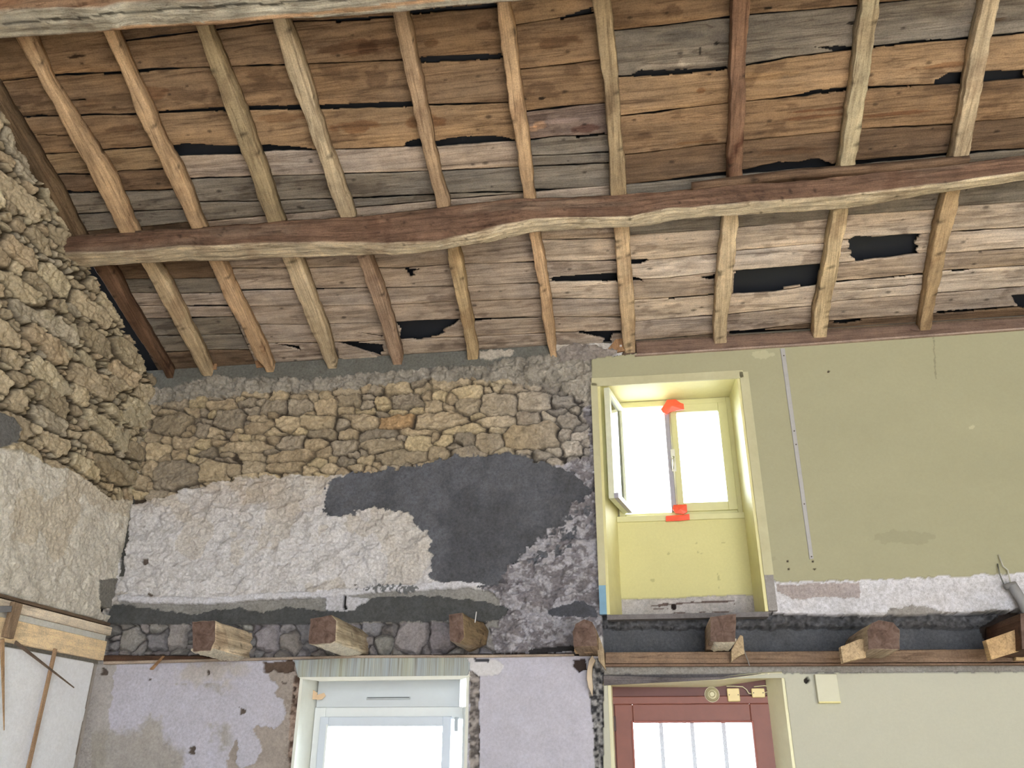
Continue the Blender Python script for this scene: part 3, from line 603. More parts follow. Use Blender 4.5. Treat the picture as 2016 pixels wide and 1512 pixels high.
def board(x0, x1, lo, hi, col, seed, hipoly_gap=(.0025, .0025)):
    """one sawn board between the curves lo(x) and hi(x), as a fine strip with wavy edges"""
    global nv
    nx = max(6, int((x1-x0)/.010)); x = np.linspace(x0+.002, x1-.002, nx)
    a = lo(x); b = hi(x)
    wd = np.mean(b-a); ny = max(4, int(wd/.0065))
    wav = lambda s: .008*fbm(x*3.5, x*0+s, seed, 3)+.003*fbm(x*22, x*0+s, seed+3, 2)
    a = a+.0034+np.maximum(wav(1.3)+.0008, 0)*2.2; b = b-.0034-np.maximum(wav(7.9)+.0008, 0)*2.2
    t = np.linspace(0, 1, ny)
    Sg = a[:, None]+(b-a)[:, None]*t[None]; Xg = np.repeat(x[:, None], ny, 1)
    off0 = PH+((seed*37) % 11-5)*.0012+.004
    Hh = off0+.006*fbm(Xg*1.2, Sg*3, seed+5, 3)+(t[None]-.5)*(((seed*13) % 7)-3)*.0018
    g = lin(col); k = 1+.38*fbm(Xg*2.2, Sg*9, seed+7, 4)+.15*fbm(Xg*9, Sg*40, seed+8, 3)
    tint = fbm(Xg*1.1+seed, Sg*4, seed+9, 3)
    Cc = g[None, None]*k[..., None]*np.stack([1+.12*tint, 1+0*tint, 1-.2*tint], -1)
    # dark mould blotches and sapwood edge
    bl = fbm(Xg*5, Sg*11, seed+11, 4); mk = sstep(.14, .22, bl)*(.8 if (seed % 3) else .35); Cc = Cc*(1-mk[..., None]*np.array([.42, .45, .46]))
    sap = sstep(.16, .0, t[None]+.18*fbm(Xg*2.5, Sg*0, seed+12, 3))*(.55 if seed % 2 else .1); Cc = Cc*(1+sap[..., None]*np.array([.35, .28, .15]))
    # nail holes / knots
    rk = random.Random(seed)
    for _ in range(int((x1-x0)*2.5)):
        kx, kt, kr = rk.uniform(x0, x1), rk.uniform(.1, .9), rk.uniform(.006, .016)
        ks = np.interp(kx, x, a)+kt*wd; d = np.hypot((Xg-kx)/1.7, Sg-ks); Cc *= (1-.65*sstep(kr, kr*.4, d))[..., None]
    for mx, ms, ra, rb, mc in MARKS:
        if mx < x0-.1 or mx > x1+.1 or ms < a.min()-.05 or ms > b.max()+.05: continue
        cs0 = np.interp(mx, x, a); cs1 = np.interp(mx, x, b)
        if not (cs0-.005 < ms < cs1+.005): continue
        wq = 0 if ra < .03 else .5
        d = ((Xg-mx)/ra)**2+((Sg-ms)/rb)**2+wq*4*fbm(Xg*16, Sg*26, 77, 3); kq = sstep(1.25, .6 if ra > .06 else .8, d)[..., None]; Cc = Cc*(1-kq+kq*np.array(mc))
    cx = (Xg[:-1, :-1]+Xg[1:, 1:])/2; cs = (Sg[:-1, :-1]+Sg[1:, 1:])/2; kp = np.ones(cx.shape, bool)
    jx = cx+.010*fbm(cx*30, cs*70, 3, 2); js = cs+.006*fbm(cx*30, cs*30, 4, 2)
    for h in holes:
        if h[:, 0].max() < x0-.02 or h[:, 0].min() > x1+.02 or h[:, 1].max() < a.min() or h[:, 1].min() > b.max(): continue
        kp &= ~pip(jx, js, h)
    Pw = np.array([0, 0, ZT])+Xg[..., None]*np.array([1, 0, 0])+Sg[..., None]*SL+Hh[..., None]*NV
    Fq = grid_faces(nx, ny, kp)
    Vb, Fb, Cb = compact(Pw.reshape(-1, 3), Fq, Cc.reshape(-1, 3))
    bv_.append(Vb); bf_.append(Fb+nv); bc_.append(Cb); nv += len(Vb)
sR = (-RY)/math.cos(AL)
def zone_boards(z, smin, smax, extra_up):
    global bseed
    x0, x1, seams, cols = z
    cur = []
    for sm in seams:
        pp = pl2(sm); cur.append(lambda x, pp=pp: interp_ext(pp, x))
    fs = [lambda x: np.full_like(x, smax)]+cur+[lambda x: np.full_like(x, smin)]
    for i in range(len(fs)-1):
        hi, lo = fs[i], fs[i+1]
        xx = np.linspace(x0, x1, 30); 
        if np.mean(hi(xx)-lo(xx)) < .02: continue
        top = float(np.mean(hi(xx)-lo(xx)))
        if i == 0 and extra_up and top > .35:                      # boards above the traced ones
            n = max(2, round(top/.22))
            for k in range(n):
                h_ = lambda x, k=k: lo(x)+(hi(x)-lo(x))*(n-k)/n; l_ = lambda x, k=k: lo(x)+(hi(x)-lo(x))*(n-k-1)/n
                board(x0, x1, l_, h_, cols[0], bseed); bseed += 19
        else:
            board(x0, x1, lo, hi, cols[i], bseed); bseed += 19
for z in UPZ: zone_boards(z, sM, 2.95, True)
for z in LOZ: zone_boards(z, -.06, sM, False)
k = 2.95
while k < sR-.02:
    board(XL, WR, lambda x, k=k: np.full_like(x, k), lambda x, k=k: np.full_like(x, min(k+.22, sR)), BR if bseed % 2 else BD, bseed); k += .22; bseed += 19
V = np.vstack(bv_); F = np.vstack(bf_); Cb = np.vstack(bc_)
# the underlay above the boards, and the other slope of the roof, are the ceiling; the boards are its lining
under, nt, bs_ = nodes('black_membrane'); bs_.inputs['Base Color'].default_value = (.010, .013, .020, 1); bs_.inputs['Roughness'].default_value = .55
R0 = rp(XL-.4, -.35, PH+.06); R1 = rp(WR+.3, -.35, PH+.06); R2 = rp(WR+.3, sR, PH+.06); R3 = rp(XL-.4, sR, PH+.06)
up_ = np.array([0, 0, .05]); bk = np.array([0, -9.75-RY, -(9.75+RY)*math.tan(AL)])
V1, F1 = prism([R0, R1, R2, R3], [R0+up_, R1+up_, R2+up_, R3+up_])
V2, F2 = prism([R3, R2, R2+bk, R3+bk], [R3+up_, R2+up_, R2+bk+up_, R3+bk+up_])
V3, F3 = join([(V1, F1), (V2, F2)])
ceil = fixn(mesh('ceiling', V3, F3, under)); tag(ceil, 'sloping roof with dark underlay showing through gaps between old boards', 'ceiling', kind='structure')
ceilw = mesh('boards', V, F, wood('old_boards', 'x', None, 1.15, (-AL*0, 0, 0)), ceil, Cb, smooth=False)
sm_ = ceilw.modifiers.new('thick', 'SOLIDIFY'); sm_.thickness = .02; sm_.offset = -1

# ================================================================= RAFTERS
def loft(stations, nseg_noise, seed, mat, name, col, parent=None, spots=10, blot=.3, mv=None):
    """stations: list of rings (same count, (n,3)); makes one closed tapered piece of timber"""
    R_ = np.array(stations); m, n = R_.shape[:2]
    Cn = np.zeros((m, n, 3)); g = col(m, n) if callable(col) else np.broadcast_to(lin(col), (m, n, 3)).copy()
    V = R_.reshape(-1, 3); F = []
    for i in range(m-1):
        for k in range(n): F.append((i*n+k, i*n+(k+1) % n, (i+1)*n+(k+1) % n, (i+1)*n+k))
    F.append(tuple(range(n))[::-1]); F.append(tuple(range((m-1)*n, m*n)))
    rr = random.Random(seed)
    kk = 1+.45*fbm(V[:, 0]*7+V[:, 1]*3, V[:, 2]*9+V[:, 1]*5, seed, 4)+.2*fbm(V[:, 0]*40, V[:, 1]*30+V[:, 2]*20, seed+2, 3)
    Cc = g.reshape(-1, 3)*kk[:, None]
    bl = fbm(V[:, 0]*9+V[:, 1]*4, V[:, 2]*6+V[:, 1]*6+seed, seed+4, 4); mk = sstep(.12, .22, bl)*blot; Cc *= (1-mk[:, None]*np.array([.8, .95, 1.0]))
    for _ in range(spots):
        c = V[rr.randrange(len(V))]; d = np.linalg.norm(V-c, axis=1); r = rr.uniform(.008, .017); Cc *= (1-.7*sstep(r*1.3, r*.5, d))[:, None]
    return fixn(mesh(name, V, F, mat, parent, Cc, smooth=True))
WR_ = wood('rafter_wood', 'y', None, 1.1, (AL, 0, 0))
def resample(S, step):
    S = sorted(S); s = np.array([q[0] for q in S]); out = np.arange(s[0], s[-1], step); return np.append(out, s[-1]), s, S
def rafter(name, edges, s0, s1, col, seed, label, group, depth=PH, rnd=.16, shrink=True, blot=.35, pole=.0, spots=12):
    pts = []
    for y, xl, xr in edges:
        a, b = roof(xl, y), roof(xr, y); sv = (rs(a)+rs(b))/2; xc = (a[0]+b[0])/2; w = b[0]-a[0]
        if shrink:
            fr = min(.22, abs(xc)*.06)
            if xc < 0: xc -= w*fr/2; w *= 1-fr
            else: xc += w*fr/2; w *= 1-fr
        pts.append((sv, xc, w))
    pts.sort(); ps = np.array(pts)
    # straight extension beyond the traced piece
    kx = np.polyfit(ps[:, 0], ps[:, 1], 1)
    def cx(s):
        v = np.interp(s, ps[:, 0], ps[:, 1]); v = np.where(s > ps[-1, 0], ps[-1, 1]+(s-ps[-1, 0])*kx[0], v); return np.where(s < ps[0, 0], ps[0, 1]+(s-ps[0, 0])*kx[0], v)
    sv = np.arange(s0, s1+.001, .022); x = cx(sv); w = np.interp(sv, ps[:, 0], ps[:, 2])
    x = x+.006*fbm(sv*4, sv*0+seed, seed, 3); e1 = .018*fbm(sv*8, sv*0+1.1, seed+1, 3)+.009*fbm(sv*28, sv*0+3, seed+6, 2); e2 = .018*fbm(sv*8, sv*0+5.1, seed+2, 3)+.009*fbm(sv*28, sv*0+9, seed+5, 2)
    bow = .010*fbm(sv*2.2, sv*0+8.3, seed+3, 2)
    rings = []; c = rnd*min(depth, .08)*.8
    for i, s in enumerate(sv):
        l, r = -w[i]/2+e1[i], w[i]/2+e2[i]; b0 = bow[i]-.002; tp = depth-.001; cc = c*(1+.6*fbm(s*12, 2., seed+7, 2)); c2 = c*(1+.8*fbm(s*12, 7., seed+8, 2))
        prof = [(l, tp), (l, depth*.5), (l+.003, cc+b0), (l+cc*.35, cc*.35+b0), (l+cc, b0), (0, b0-.003*pole), (r-c2, b0), (r-c2*.35, c2*.35+b0), (r-.003, c2+b0), (r, depth*.5), (r, tp), (0, tp)]
        rings.append([rp(x[i]+a, s, q) for a, q in prof])
    o = loft(rings, 0, seed, WR_, name, col, spots=spots, blot=blot)
    tag(o, label, 'rafter', group); return o
TAN = (196, 174, 142); TG = (192, 174, 146); TO = (194, 164, 130); TR = (140, 100, 72); TD = (136, 108, 80)
sP = 1.30
UR = [
 ([(100,-90,-45),(250,0,48),(312,40,87),(389,85,132),(441,118,155)], (118, 98, 76), 'dark grey-brown rafter lying along the top of the stone gable above the long purlin', 0),
 ([(80,32,73),(160,80,101),(215,107,135),(295,150,194),(354,182,232),(440,226,264)], TO, 'orange-tan upper rafter with a flaking edge, first one out from the gable rafter', 1),
 ([(70,204,233),(140,237,263),(205,261,293),(285,297,330),(345,326,364),(434,368,399)], TO, 'knotty tan upper rafter with a round dark knot hole, second out from the gable rafter', 2),
 ([(58,385,420),(149,417,455),(217,444,485),(302,476,514),(368,500,538),(430,524,559)], (164, 146, 116), 'grey-tan squared upper rafter, third out from the gable rafter', 3),
 ([(38,535,569),(135,562,604),(208,590,625),(295,621,653),(358,642,675),(420,664,698)], TG, 'pale rough upper rafter left of the brown-tan rounded one, fourth out from the gable rafter', 4),
 ([(14,771,803),(121,792,824),(219,813,844),(295,831,858),(350,844,869),(396,855,883)], (176, 150, 122), 'brown-tan rounded upper rafter beside the splintered patch of the top purlin', 5),
 ([(0,975,1004),(100,987,1018),(200,1001,1032),(278,1015,1042),(333,1021,1049),(380,1028,1053)], TO, 'two-toned orange and cream upper rafter left of the bark-covered board', 6),
 ([(0,1167,1202),(115,1181,1214),(229,1192,1223),(305,1199,1228),(385,1202,1233)], (170, 150, 120), 'grey-tan nail-pocked upper rafter right of the bark-covered board', 7),
 ([(0,1441,1476),(104,1438,1472),(201,1434,1468),(335,1431,1464)], (134, 104, 84), 'reddish-brown frayed upper rafter standing almost vertical in the picture', 8),
 ([(0,1692,1733),(104,1680,1719),(222,1667,1701),(322,1650,1687)], (190, 176, 146), 'cream upper rafter dotted with dark nail holes, second from the right edge', 9),
 ([(0,1931,1970),(80,1913,1951),(170,1896,1934),(300,1873,1910)], TG, 'twisted pale upper rafter nearest the right edge of the photo', 10),
]
for i, (e, c, lb, k) in enumerate(UR):
    rafter('rafter', e, sP-.02 if k not in (0,) else sP-.1, sR-.03, c, 300+i*13, lb, 'upper rafters above the long purlin', blot=.75 if k in (8,) else .3, spots=26 if k in (9, 7) else 10)
LR = [
 ([(537,190,232),(598,228,262),(660,268,300),(733,320,338)], (110, 84, 66), 'dark reddish lower rafter against the stone gable', 0),
 ([(522,278,313),(558,299,340),(625,335,371),(683,367,400),(728,392,417)], TAN, 'plain tan lower rafter next to the dark reddish one at the gable', 1),
 ([(518,413,445),(580,438,472),(645,475,506),(700,500,531),(722,518,538)], (204, 172, 137), 'rough lower rafter with whitish peeling streaks, third from the stone gable', 2),
 ([(512,556,597),(589,587,625),(660,617,652),(718,642,664)], (200, 180, 150), 'smooth squared pale lower rafter, fourth from the stone gable', 3),
 ([(510,703,733),(570,724,755),(637,748,778),(718,772,796)], (174, 148, 126), 'pinkish-brown lower rafter at the left edge of the black hole above the grey mortar', 4),
 ([(490,878,905),(568,893,921),(648,910,935),(710,921,943)], (186, 162, 126), 'straight tan lower rafter at the right edge of the black hole above the grey mortar', 5),
 ([(464,1042,1065),(558,1060,1081),(644,1070,1093),(696,1081,1098)], (202, 170, 135), 'thin orange and cream lower rafter, sixth along from the gable corner one', 6),
 ([(450,1209,1240),(554,1216,1245),(644,1223,1251),(695,1228,1252)], (202, 176, 143), 'broad lower rafter with rust spots ending at the corner of the yellow wall', 7),
 ([(430,1423,1456),(537,1411,1446),(632,1404,1434),(685,1404,1431)], (204, 183, 152), 'pale lower rafter above the right side of the upper window', 8),
 ([(415,1635,1670),(530,1617,1650),(600,1603,1637),(670,1596,1627)], (207, 185, 150), 'cream lower rafter with rows of nail holes between the two big holes in the boards', 9),
 ([(378,1857,1893),(450,1838,1875),(520,1827,1858),(590,1815,1844),(652,1808,1833)], (184, 158, 124), 'curved split lower rafter nearest the right edge of the photo', 10),
 ([(398,2095,2130),(520,2052,2086),(652,2020,2050)], TAN, 'lower rafter just past the right edge of the photo', 11),
]
for i, (e, c, lb, k) in enumerate(LR):
    if k == 11: continue
    rafter('rafter', e, -.035, sP-.03, c, 500+i*13, lb, 'lower rafters between the wall top and the long purlin', blot=.8 if k == 2 else .3, spots=22 if k in (7, 9) else 9)

# ================================================================= PURLINS
def purlin(name, T, Mi, B, Yf, x0, x1, seed, colF, colU, label, flow=None, step=9, extend=None, ragged=.006):
    st = []
    for xx in np.arange(x0, x1+.1, step):
        yt, ym, yb = [np.interp(xx, *zip(*L)) for L in (T, Mi, B)]
        if Yf is None:
            p = roof(xx, yt); y_ = -1.235+.35*(p[1]+1.235)
            X_ = W(xx, ym, y_)[0]; zf = W(xx, ym, y_)[2]
        else:
            y_ = Yf; X_ = W(xx, ym, y_)[0]; zf = W(xx, ym, y_)[2]
        b = onp(xx, yb, (0, 0, 1), zf)
        st.append((X_, y_, zf, b[1]))
    st = np.array(st); st = st[np.argsort(st[:, 0])]
    return st
def build_log(name, st, x0, x1, seed, colF, colU, label, bot_drop=.0, ztop=None):
    xs_ = np.arange(x0, x1, .016); y0 = np.interp(xs_, st[:, 0], st[:, 1]); z0 = np.interp(xs_, st[:, 0], st[:, 2]); y1 = np.interp(xs_, st[:, 0], st[:, 3])
    rings = []; cols = []; nF, nU, nB = 16, 14, 6
    for i, X_ in enumerate(xs_):
        j = .010*fbm(X_*6, 1., seed, 3)+.006*fbm(X_*25, 4., seed+1, 3)
        Yf, Yb, Zb = y0[i]+j*.4, y1[i], z0[i]+j
        zt0 = roofz(Yf)-.004; zt1 = roofz(Yb)-.004
        if zt1 < Zb+.05: zt1 = Zb+.05
        ring = []; col = []
        for k in range(nF):                                       # front face, top to bottom
            t = k/nF; bul = .016*math.sin(math.pi*t)
            d = .035*fbm(X_*2.5, t*4, seed+2, 4)+.030*fbm(X_*5, t*18, seed+3, 3)
            ring.append((X_, Yf-bul-d+.02*(1-t)**3, zt0+(Zb-zt0)*t)); col.append(0.0)
        for k in range(nU):                                       # underside, front to back
            t = k/nU; d = .014*fbm(X_*5, t*6, seed+4, 4)+.012*fbm(X_*9, t*14, seed+8, 3)
            ring.append((X_, Yf+(Yb-Yf)*t, Zb+d+bot_drop*t+.01*t*t)); col.append(1.0 if k > 0 else .6)
        for k in range(nB):
            t = k/nB; ring.append((X_, Yb+.012*math.sin(math.pi*t), Zb+bot_drop+.01+(zt1-Zb-bot_drop-.01)*t)); col.append(.5)
        ring.append((X_, Yb, zt1)); col.append(.4)
        rings.append(ring); cols.append(col)
    cm = np.array(cols)[..., None]
    R3 = np.array(rings)
    cr = fbm(R3[..., 0]*3.0, (R3[..., 1]+R3[..., 2])*26, seed+6, 4)
    def colf(m, n):
        g = lin(colF)*(1-cm)+lin(colU)*cm
        crack = sstep(.02, .0, abs(cr+.06))*(.35+.5*(1-cm[..., 0]))*(fbm(R3[..., 0]*1.7, R3[..., 1]*5, seed+12, 2) > -.04)
        stain = sstep(.05, .2, fbm(R3[..., 0]*1.6, (R3[..., 1]+R3[..., 2])*9, seed+9, 3))[..., None]
        g = g*(1-.55*crack[..., None]); g = g*(1-stain*(1-cm)*np.array([.05, .16, .22])*-1.2); return g
    o = loft(rings, 0, seed, wood('purlin_wood', 'x', None, 1.1), name, colf, spots=40, blot=.25)
    return o
T = [(83,460),(118,448),(187,443),(312,438),(469,434),(625,432),(702,432),(789,413),(858,403),(962,385),(1032,378),(1060,385),(1171,385),(1240,384),(1316,378),(1431,360),(1611,361),(1750,337),(1906,314),(2016,299),(2400,270)]
Mi = [(83,497),(156,500),(278,493),(347,486),(521,481),(650,477),(754,481),(858,476),(928,462),(997,441),(1049,431),(1136,427),(1240,427),(1316,410),(1420,403),(1559,392),(1663,385),(1767,372),(1872,358),(2016,337),(2400,300)]
B = [(83,530),(118,533),(243,523),(312,519),(417,518),(556,511),(700,506),(789,505),(872,493),(962,479),(1042,460),(1171,451),(1275,448),(1350,433),(1420,427),(1559,420),(1698,410),(1837,385),(1906,375),(2016,358),(2400,320)]
st = purlin('', T, Mi, B, None, 83, 2390, 0, 0, 0, '')
st[:, 3] = np.clip(st[:, 3], st[:, 1]+.10, st[:, 1]+.21)
o = build_log('purlin', st, XL-.02, WR-.01, 700, (120, 94, 78), (222, 206, 178), '')
tag(o, 'long crooked tree-trunk purlin, reddish on its side and pale hewn underneath, carrying the rafters', 'beam', 'purlins')
T2 = [(-200,45),(0,25),(40,20),(123,15),(198,18),(238,6),(400,1),(700,-22),(1100,-50)]; B2 = [(-200,95),(0,81),(139,71),(278,60),(400,54),(521,43),(650,38),(771,28),(872,17),(976,8),(1100,-2)]
st2 = purlin('', T2, T2, B2, -2.70, -190, 1090, 0, 0, 0, '')
st2 = np.vstack([st2, [WR, -2.70, st2[-1, 2], st2[-1, 3]]])
o = build_log('purlin', st2, XL-.02, WR-.01, 760, (146, 112, 88), (196, 190, 174), '')
_me = o.data; _a = _me.color_attributes['Col']; _n = len(_me.vertices); _c = np.zeros(_n*4, np.float32); _a.data.foreach_get('color', _c); _c = _c.reshape(-1, 4)
_v = np.zeros(_n*3, np.float32); _me.vertices.foreach_get('co', _v); _v = _v.reshape(-1, 3)+np.array(o.location); _px, _py = topx(_v); _un = _v[:, 1] > -2.69
_cy = np.interp(_px, [0, 100, 200, 260, 400, 600, 720], [46, 40, 30, 24, 14, 2, -6])+2*np.sin(_px*.05); _k = (abs(_py-_cy) < 2.4) & _un & (fbm(_px*.02, _px*0, 5, 2) > -.3); _c[_k, :3] *= .22
_oy = np.interp(_px, [0, 180, 250, 400, 600, 760, 980], [200, 66, 50, 44, 25, 8, -20]); _k = (_py > _oy) & (_py < _oy+9) & _un; _c[_k, :3] = _c[_k, :3]*np.array([1.1, .78, .58])
_a.data.foreach_set('color', _c.ravel())
tag(o, 'grey hewn purlin with a long crack and an orange edge across the top left corner', 'beam', 'purlins'); top_purlin = o
# frayed fibres torn out of the top purlin
V = []; F = []; rr = random.Random(3)
for _ in range(46):
    xx = rr.uniform(708, 768); p = np.array(W(xx, rr.uniform(2, 8), -2.60)); p[2] = 5.262+rr.uniform(0, .01); d = np.array([rr.uniform(-.02, .02), rr.uniform(-.02, .03), -rr.uniform(.02, .05)]); r = rr.uniform(.0015, .003); k = len(V)
    V += [p+np.array([-r, 0, 0]), p+np.array([r, 0, 0]), p+np.array([0, r*2, 0]), p+d]; F += [(k, k+1, k+3), (k+1, k+2, k+3), (k+2, k, k+3), (k, k+2, k+1)]
tag(mesh('splinters', V, F, wood('fresh_splinter', 'z', (222, 176, 148), .4), top_purlin), 'pale pink torn fibres')
# packing plank lying on the purlin under three rafters
a = [(1361,357),(1431,348),(1580,330),(1750,318),(1908,303)]
pts = [W(x, y, -1.262) for x, y in a]
rings = []
bx = np.linspace(pts[0][0], pts[-1][0], 40); bz = np.interp(bx, [p[0] for p in pts], [p[2] for p in pts])
for i, X_ in enumerate(bx):
    h = .042*(1+.4*fbm(X_*4, 1, 77, 2)); n_ = .004*fbm(X_*10, 2, 78, 2)
    rings.append([(X_, -1.262+n_, bz[i]-.004), (X_, -1.262-n_, bz[i]-h), (X_, -1.20, bz[i]-h-.008), (X_, -1.20, roofz(-1.20)-.006)])
o = loft(rings, 0, 79, wood('grey_board', 'x', None, 1), 'packing_board', (116, 94, 76), spots=4)
tag(o, 'dark wavy board packed between the long purlin and the upper rafters on the right', 'board')
# loose, fallen end of a board above the mortar
def flat(name, pxy, off, th, col, axis='x', label=None, cat='board', seed=1, group=None):
    Pn = [roof(x, y, off) for x, y in pxy]; A_ = [p for p in Pn]; B_ = [p+NV*th for p in Pn]
    V, F = prism(A_, B_); o = fixn(mesh(name, V, F, wood('loose_%s_%d' % (axis, seed), axis, col, .9))); tag(o, label, cat, group); return o
flat('broken_board', [(664,677),(690,684),(722,694),(744,704),(754,713),(735,717),(715,712),(690,712),(668,704)], PH-.020, .016, BP, label='split board end hanging down in the black gap over the grey mortar')

# fascia board along the top of the yellow wall
Z = lambda x, y: W(x, y, -.035)[2]
V = []
A_ = [W(1254, 697, -.030), W(1600, 675, -.030), W(2016, 645, -.030), W(2500, 612, -.03)]
ztop_ = lambda p, d: np.array([p[0], p[1]+.02, roofz(0)+.060])
lo = A_; up2 = [ztop_(p, 0) for p in lo]
V, F = prism(lo+up2[::-1], [p+np.array([0, .02, 0]) for p in lo+up2[::-1]])
V = [np.array([min(p[0], WR-.01), p[1], p[2]]) for p in V]
o = fixn(mesh('wall_plate', V, F, wood('plate_wood', 'x', (126, 104, 92), .9)))
tag(o, 'reddish-brown plank along the top of the yellow wall behind the rafter ends', 'board')
A_ = [W(1250, 700, -.05), W(1600, 678, -.05), W(2016, 648, -.05), W(2500, 615, -.05)]
V, F = prism([p for p in A_]+[p+np.array([0, 0, .012]) for p in A_[::-1]], [p+np.array([0, .025, 0]) for p in A_]+[p+np.array([0, .025, .012]) for p in A_[::-1]])
V = [np.array([min(p[0], WR-.01), p[1], p[2]]) for p in V]
o = fixn(mesh('trim_1', V, F, wood('lath_wood', 'x', (170, 150, 138), .6))); tag(o, 'thin pale lath on the top edge of the yellow wall', 'trim', kind='structure')
for i, pp in enumerate((((418,693),(428,697),(426,727),(412,728),(413,705)), ((1212,668),(1230,664),(1230,690),(1195,697),(1196,688)), ((497,695),(512,700),(522,722),(505,724)))):
    Q = [W(x, y, -.02) for x, y in pp]; V, F = prism(Q, [q+np.array([0, .018, 0]) for q in Q])
    o = fixn(mesh('wood_block', V, F, wood('block_wood', 'z', (166, 130, 98), .8))); tag(o, ('small block wedged beside the foot of the plain tan rafter nearest the gable', 'broken board stub beside the rust-spotted rafter at the corner of the yellow wall', 'offcut behind the foot of the rafter with whitish streaks')[i], 'block')

# ================================================================= CUT FLOOR JOISTS
endm, nt, b_ = nodes('sawn_end'); v_ = mapped(nt, (1, 1, 1)); n_ = noise(nt, v_, 24, 6, .7, .8)
c_ = ramp(nt, n_, [(.3, (.055, .030, .022)), (.5, (.125, .078, .062)), (.75, (.20, .14, .115))])
nt.links.new(c_, b_.inputs['Base Color']); b_.inputs['Roughness'].default_value = .9; bump(nt, b_, n_, .6, .006)
chew_lit = masonry('chewed_lit_underside', (236, 226, 206), .6, 1.15, 60, 1.0, .02)  # splintered wood, its colour whitened to stand for light from below
def joist(fr, L, col, seed, label, back=None, grow=0.0, under=True):
    Fp = np.array([W(x, y, -L) for x, y in fr]); n = len(Fp)
    c0 = Fp.mean(0)
    Bp = Fp.copy(); Bp[:, 1] = .10
    if back is not None: Bp = np.array([W(x, y, 0) for x, y in back])
    rings = []; m = 26
    # densify ring
    def dens(P_):
        out = []
        for i in range(n):
            for t in np.linspace(0, 1, 6, endpoint=False): out.append(P_[i]*(1-t)+P_[(i+1) % n]*t)
        return np.array(out)
    A_, B_ = dens(Fp), dens(Bp); 
    for k in range(m):
        t = k/(m-1.0); tt = t**1.6 if back is not None else t
        R_ = A_*(1-tt)+B_*tt; R_[:, 1] = -L*(1-t)+B_[:, 1]*t
        c = R_.mean(0); d = R_-c; r = 1+.05*fbm(R_[:, 0]*14+R_[:, 2]*14, R_[:, 1]*5, seed, 4)*2
        Rn = c+d*r[:, None]; Rn[:, 1] = R_[:, 1]+(.010*fbm(R_[:, 0]*30, R_[:, 2]*30, seed+3, 2) if k == 0 else 0); rings.append(Rn)
    root = empty('cut_joist', (c0[0], -L/2, Fp[:, 2].min()))
    wm = wood('joist_wood', 'y', None, 1.0)
    o = loft(rings, 0, seed, wm, 'timber', col, root, spots=8, blot=.3)
    zc = A_[:, 2].min()+.012
    # end grain: a face of its own
    E = rings[0]-np.array([0, .004, 0]); ce = E.mean(0); V = [ce+np.array([0, -.002, 0])]+list(ce+(E-ce)*.5+np.array([0, -.003, 0]))+list(ce+(E-ce)*.985); N = len(E)
    for i in range(1, len(V)): V[i] = V[i]+np.array([0, .010*fbm(V[i][0]*20, V[i][2]*24, seed+9, 3), 0])
    back_ring = [p+np.array([0, .03, 0]) for p in V[1+N:1+2*N]]; V += back_ring
    F = [(0, 1+i, 1+(i+1) % N) for i in range(N)]+[(1+i, 1+N+i, 1+N+(i+1) % N, 1+(i+1) % N) for i in range(N)]+[(1+N+i, 1+2*N+i, 1+2*N+(i+1) % N, 1+N+(i+1) % N) for i in range(N)]+[tuple(range(1+2*N, 1+3*N))]
    e = fixn(mesh('sawn_end', V, F, endm, root)); e['label'] = 'dark sawn end grain'
    if under:
        x0, x1 = A_[:, 0].min()+.015, A_[:, 0].max()-.012; z = A_[:, 2].min(); nx, ny = 16, 40; V = []
        for i in range(nx):
            for j in range(ny):
                tx, ty = i/(nx-1), j/(ny-1); ed = min(1, 6*min(tx, 1-tx), 10*min(ty, 1-ty)+.2)
                V.append((x0+(x1-x0)*tx, -L*.985+(L-.03)*ty, z+.008-.016*ed*(1+1.6*float(fbm(tx*9+seed, ty*14, seed, 3)))))
        Vt = [(a, b, z+.02) for a, b, c in V]; gf = grid_faces(nx, ny); k = len(V); V += Vt
        F = [tuple(f) for f in gf]+[tuple(f+k)[::-1] for f in gf]
        bd_ = [i*ny for i in range(nx)]+[(nx-1)*ny+j for j in range(1, ny)]+[i*ny+ny-1 for i in range(nx-2, -1, -1)]+[j for j in range(ny-2, 0, -1)]
        F += [(bd_[i], bd_[(i+1) % len(bd_)], bd_[(i+1) % len(bd_)]+k, bd_[i]+k) for i in range(len(bd_))]
        u_ = fixn(mesh('chewed_lit_underside', V, F, chew_lit, root)); u_['label'] = 'splintered underside, painted paler for light from below'
    tag(root, label, 'beam', 'sawn-off floor joists in the wall'); return root
joist([(379,1224),(424,1222),(423,1262),(415,1281),(381,1283)], .48, (226, 208, 180), 801, 'sawn-off joist stub nearest the stone corner, cream splintered side')
joist([(611,1218),(652,1211),(662,1222),(661,1262),(650,1267),(608,1268)], .58, (194, 180, 156), 821, 'square sawn-off joist stub above the left part of the lower window, grey-brown side')
joist([(884,1210),(911,1207),(914,1255),(905,1266),(886,1262)], .60, (150, 130, 102), 841, 'knotty sawn-off joist stub widening to the wall above the right end of the lower window', back=[(912,1222),(952,1226),(962,1242),(958,1270),(925,1284)], under=False)
joist([(1127,1245),(1133,1228),(1150,1219),(1166,1224),(1174,1240),(1177,1273),(1130,1273)], .46, (150, 128, 104), 861, 'round-topped sawn-off joist stub directly left of the dark recess', under=False)
joist([(1398,1214),(1449,1209),(1448,1264),(1399,1263)], .40, (168, 146, 126), 881, 'square sawn-off joist stub in the dark recess under the upper window')
joist([(1707,1240),(1715,1227),(1730,1221),(1758,1226),(1771,1240),(1772,1279),(1709,1278)], .46, (176, 158, 138), 901, 'sawn-off joist stub with rounded top shoulders in the dark recess under the yellow wall', under=False)
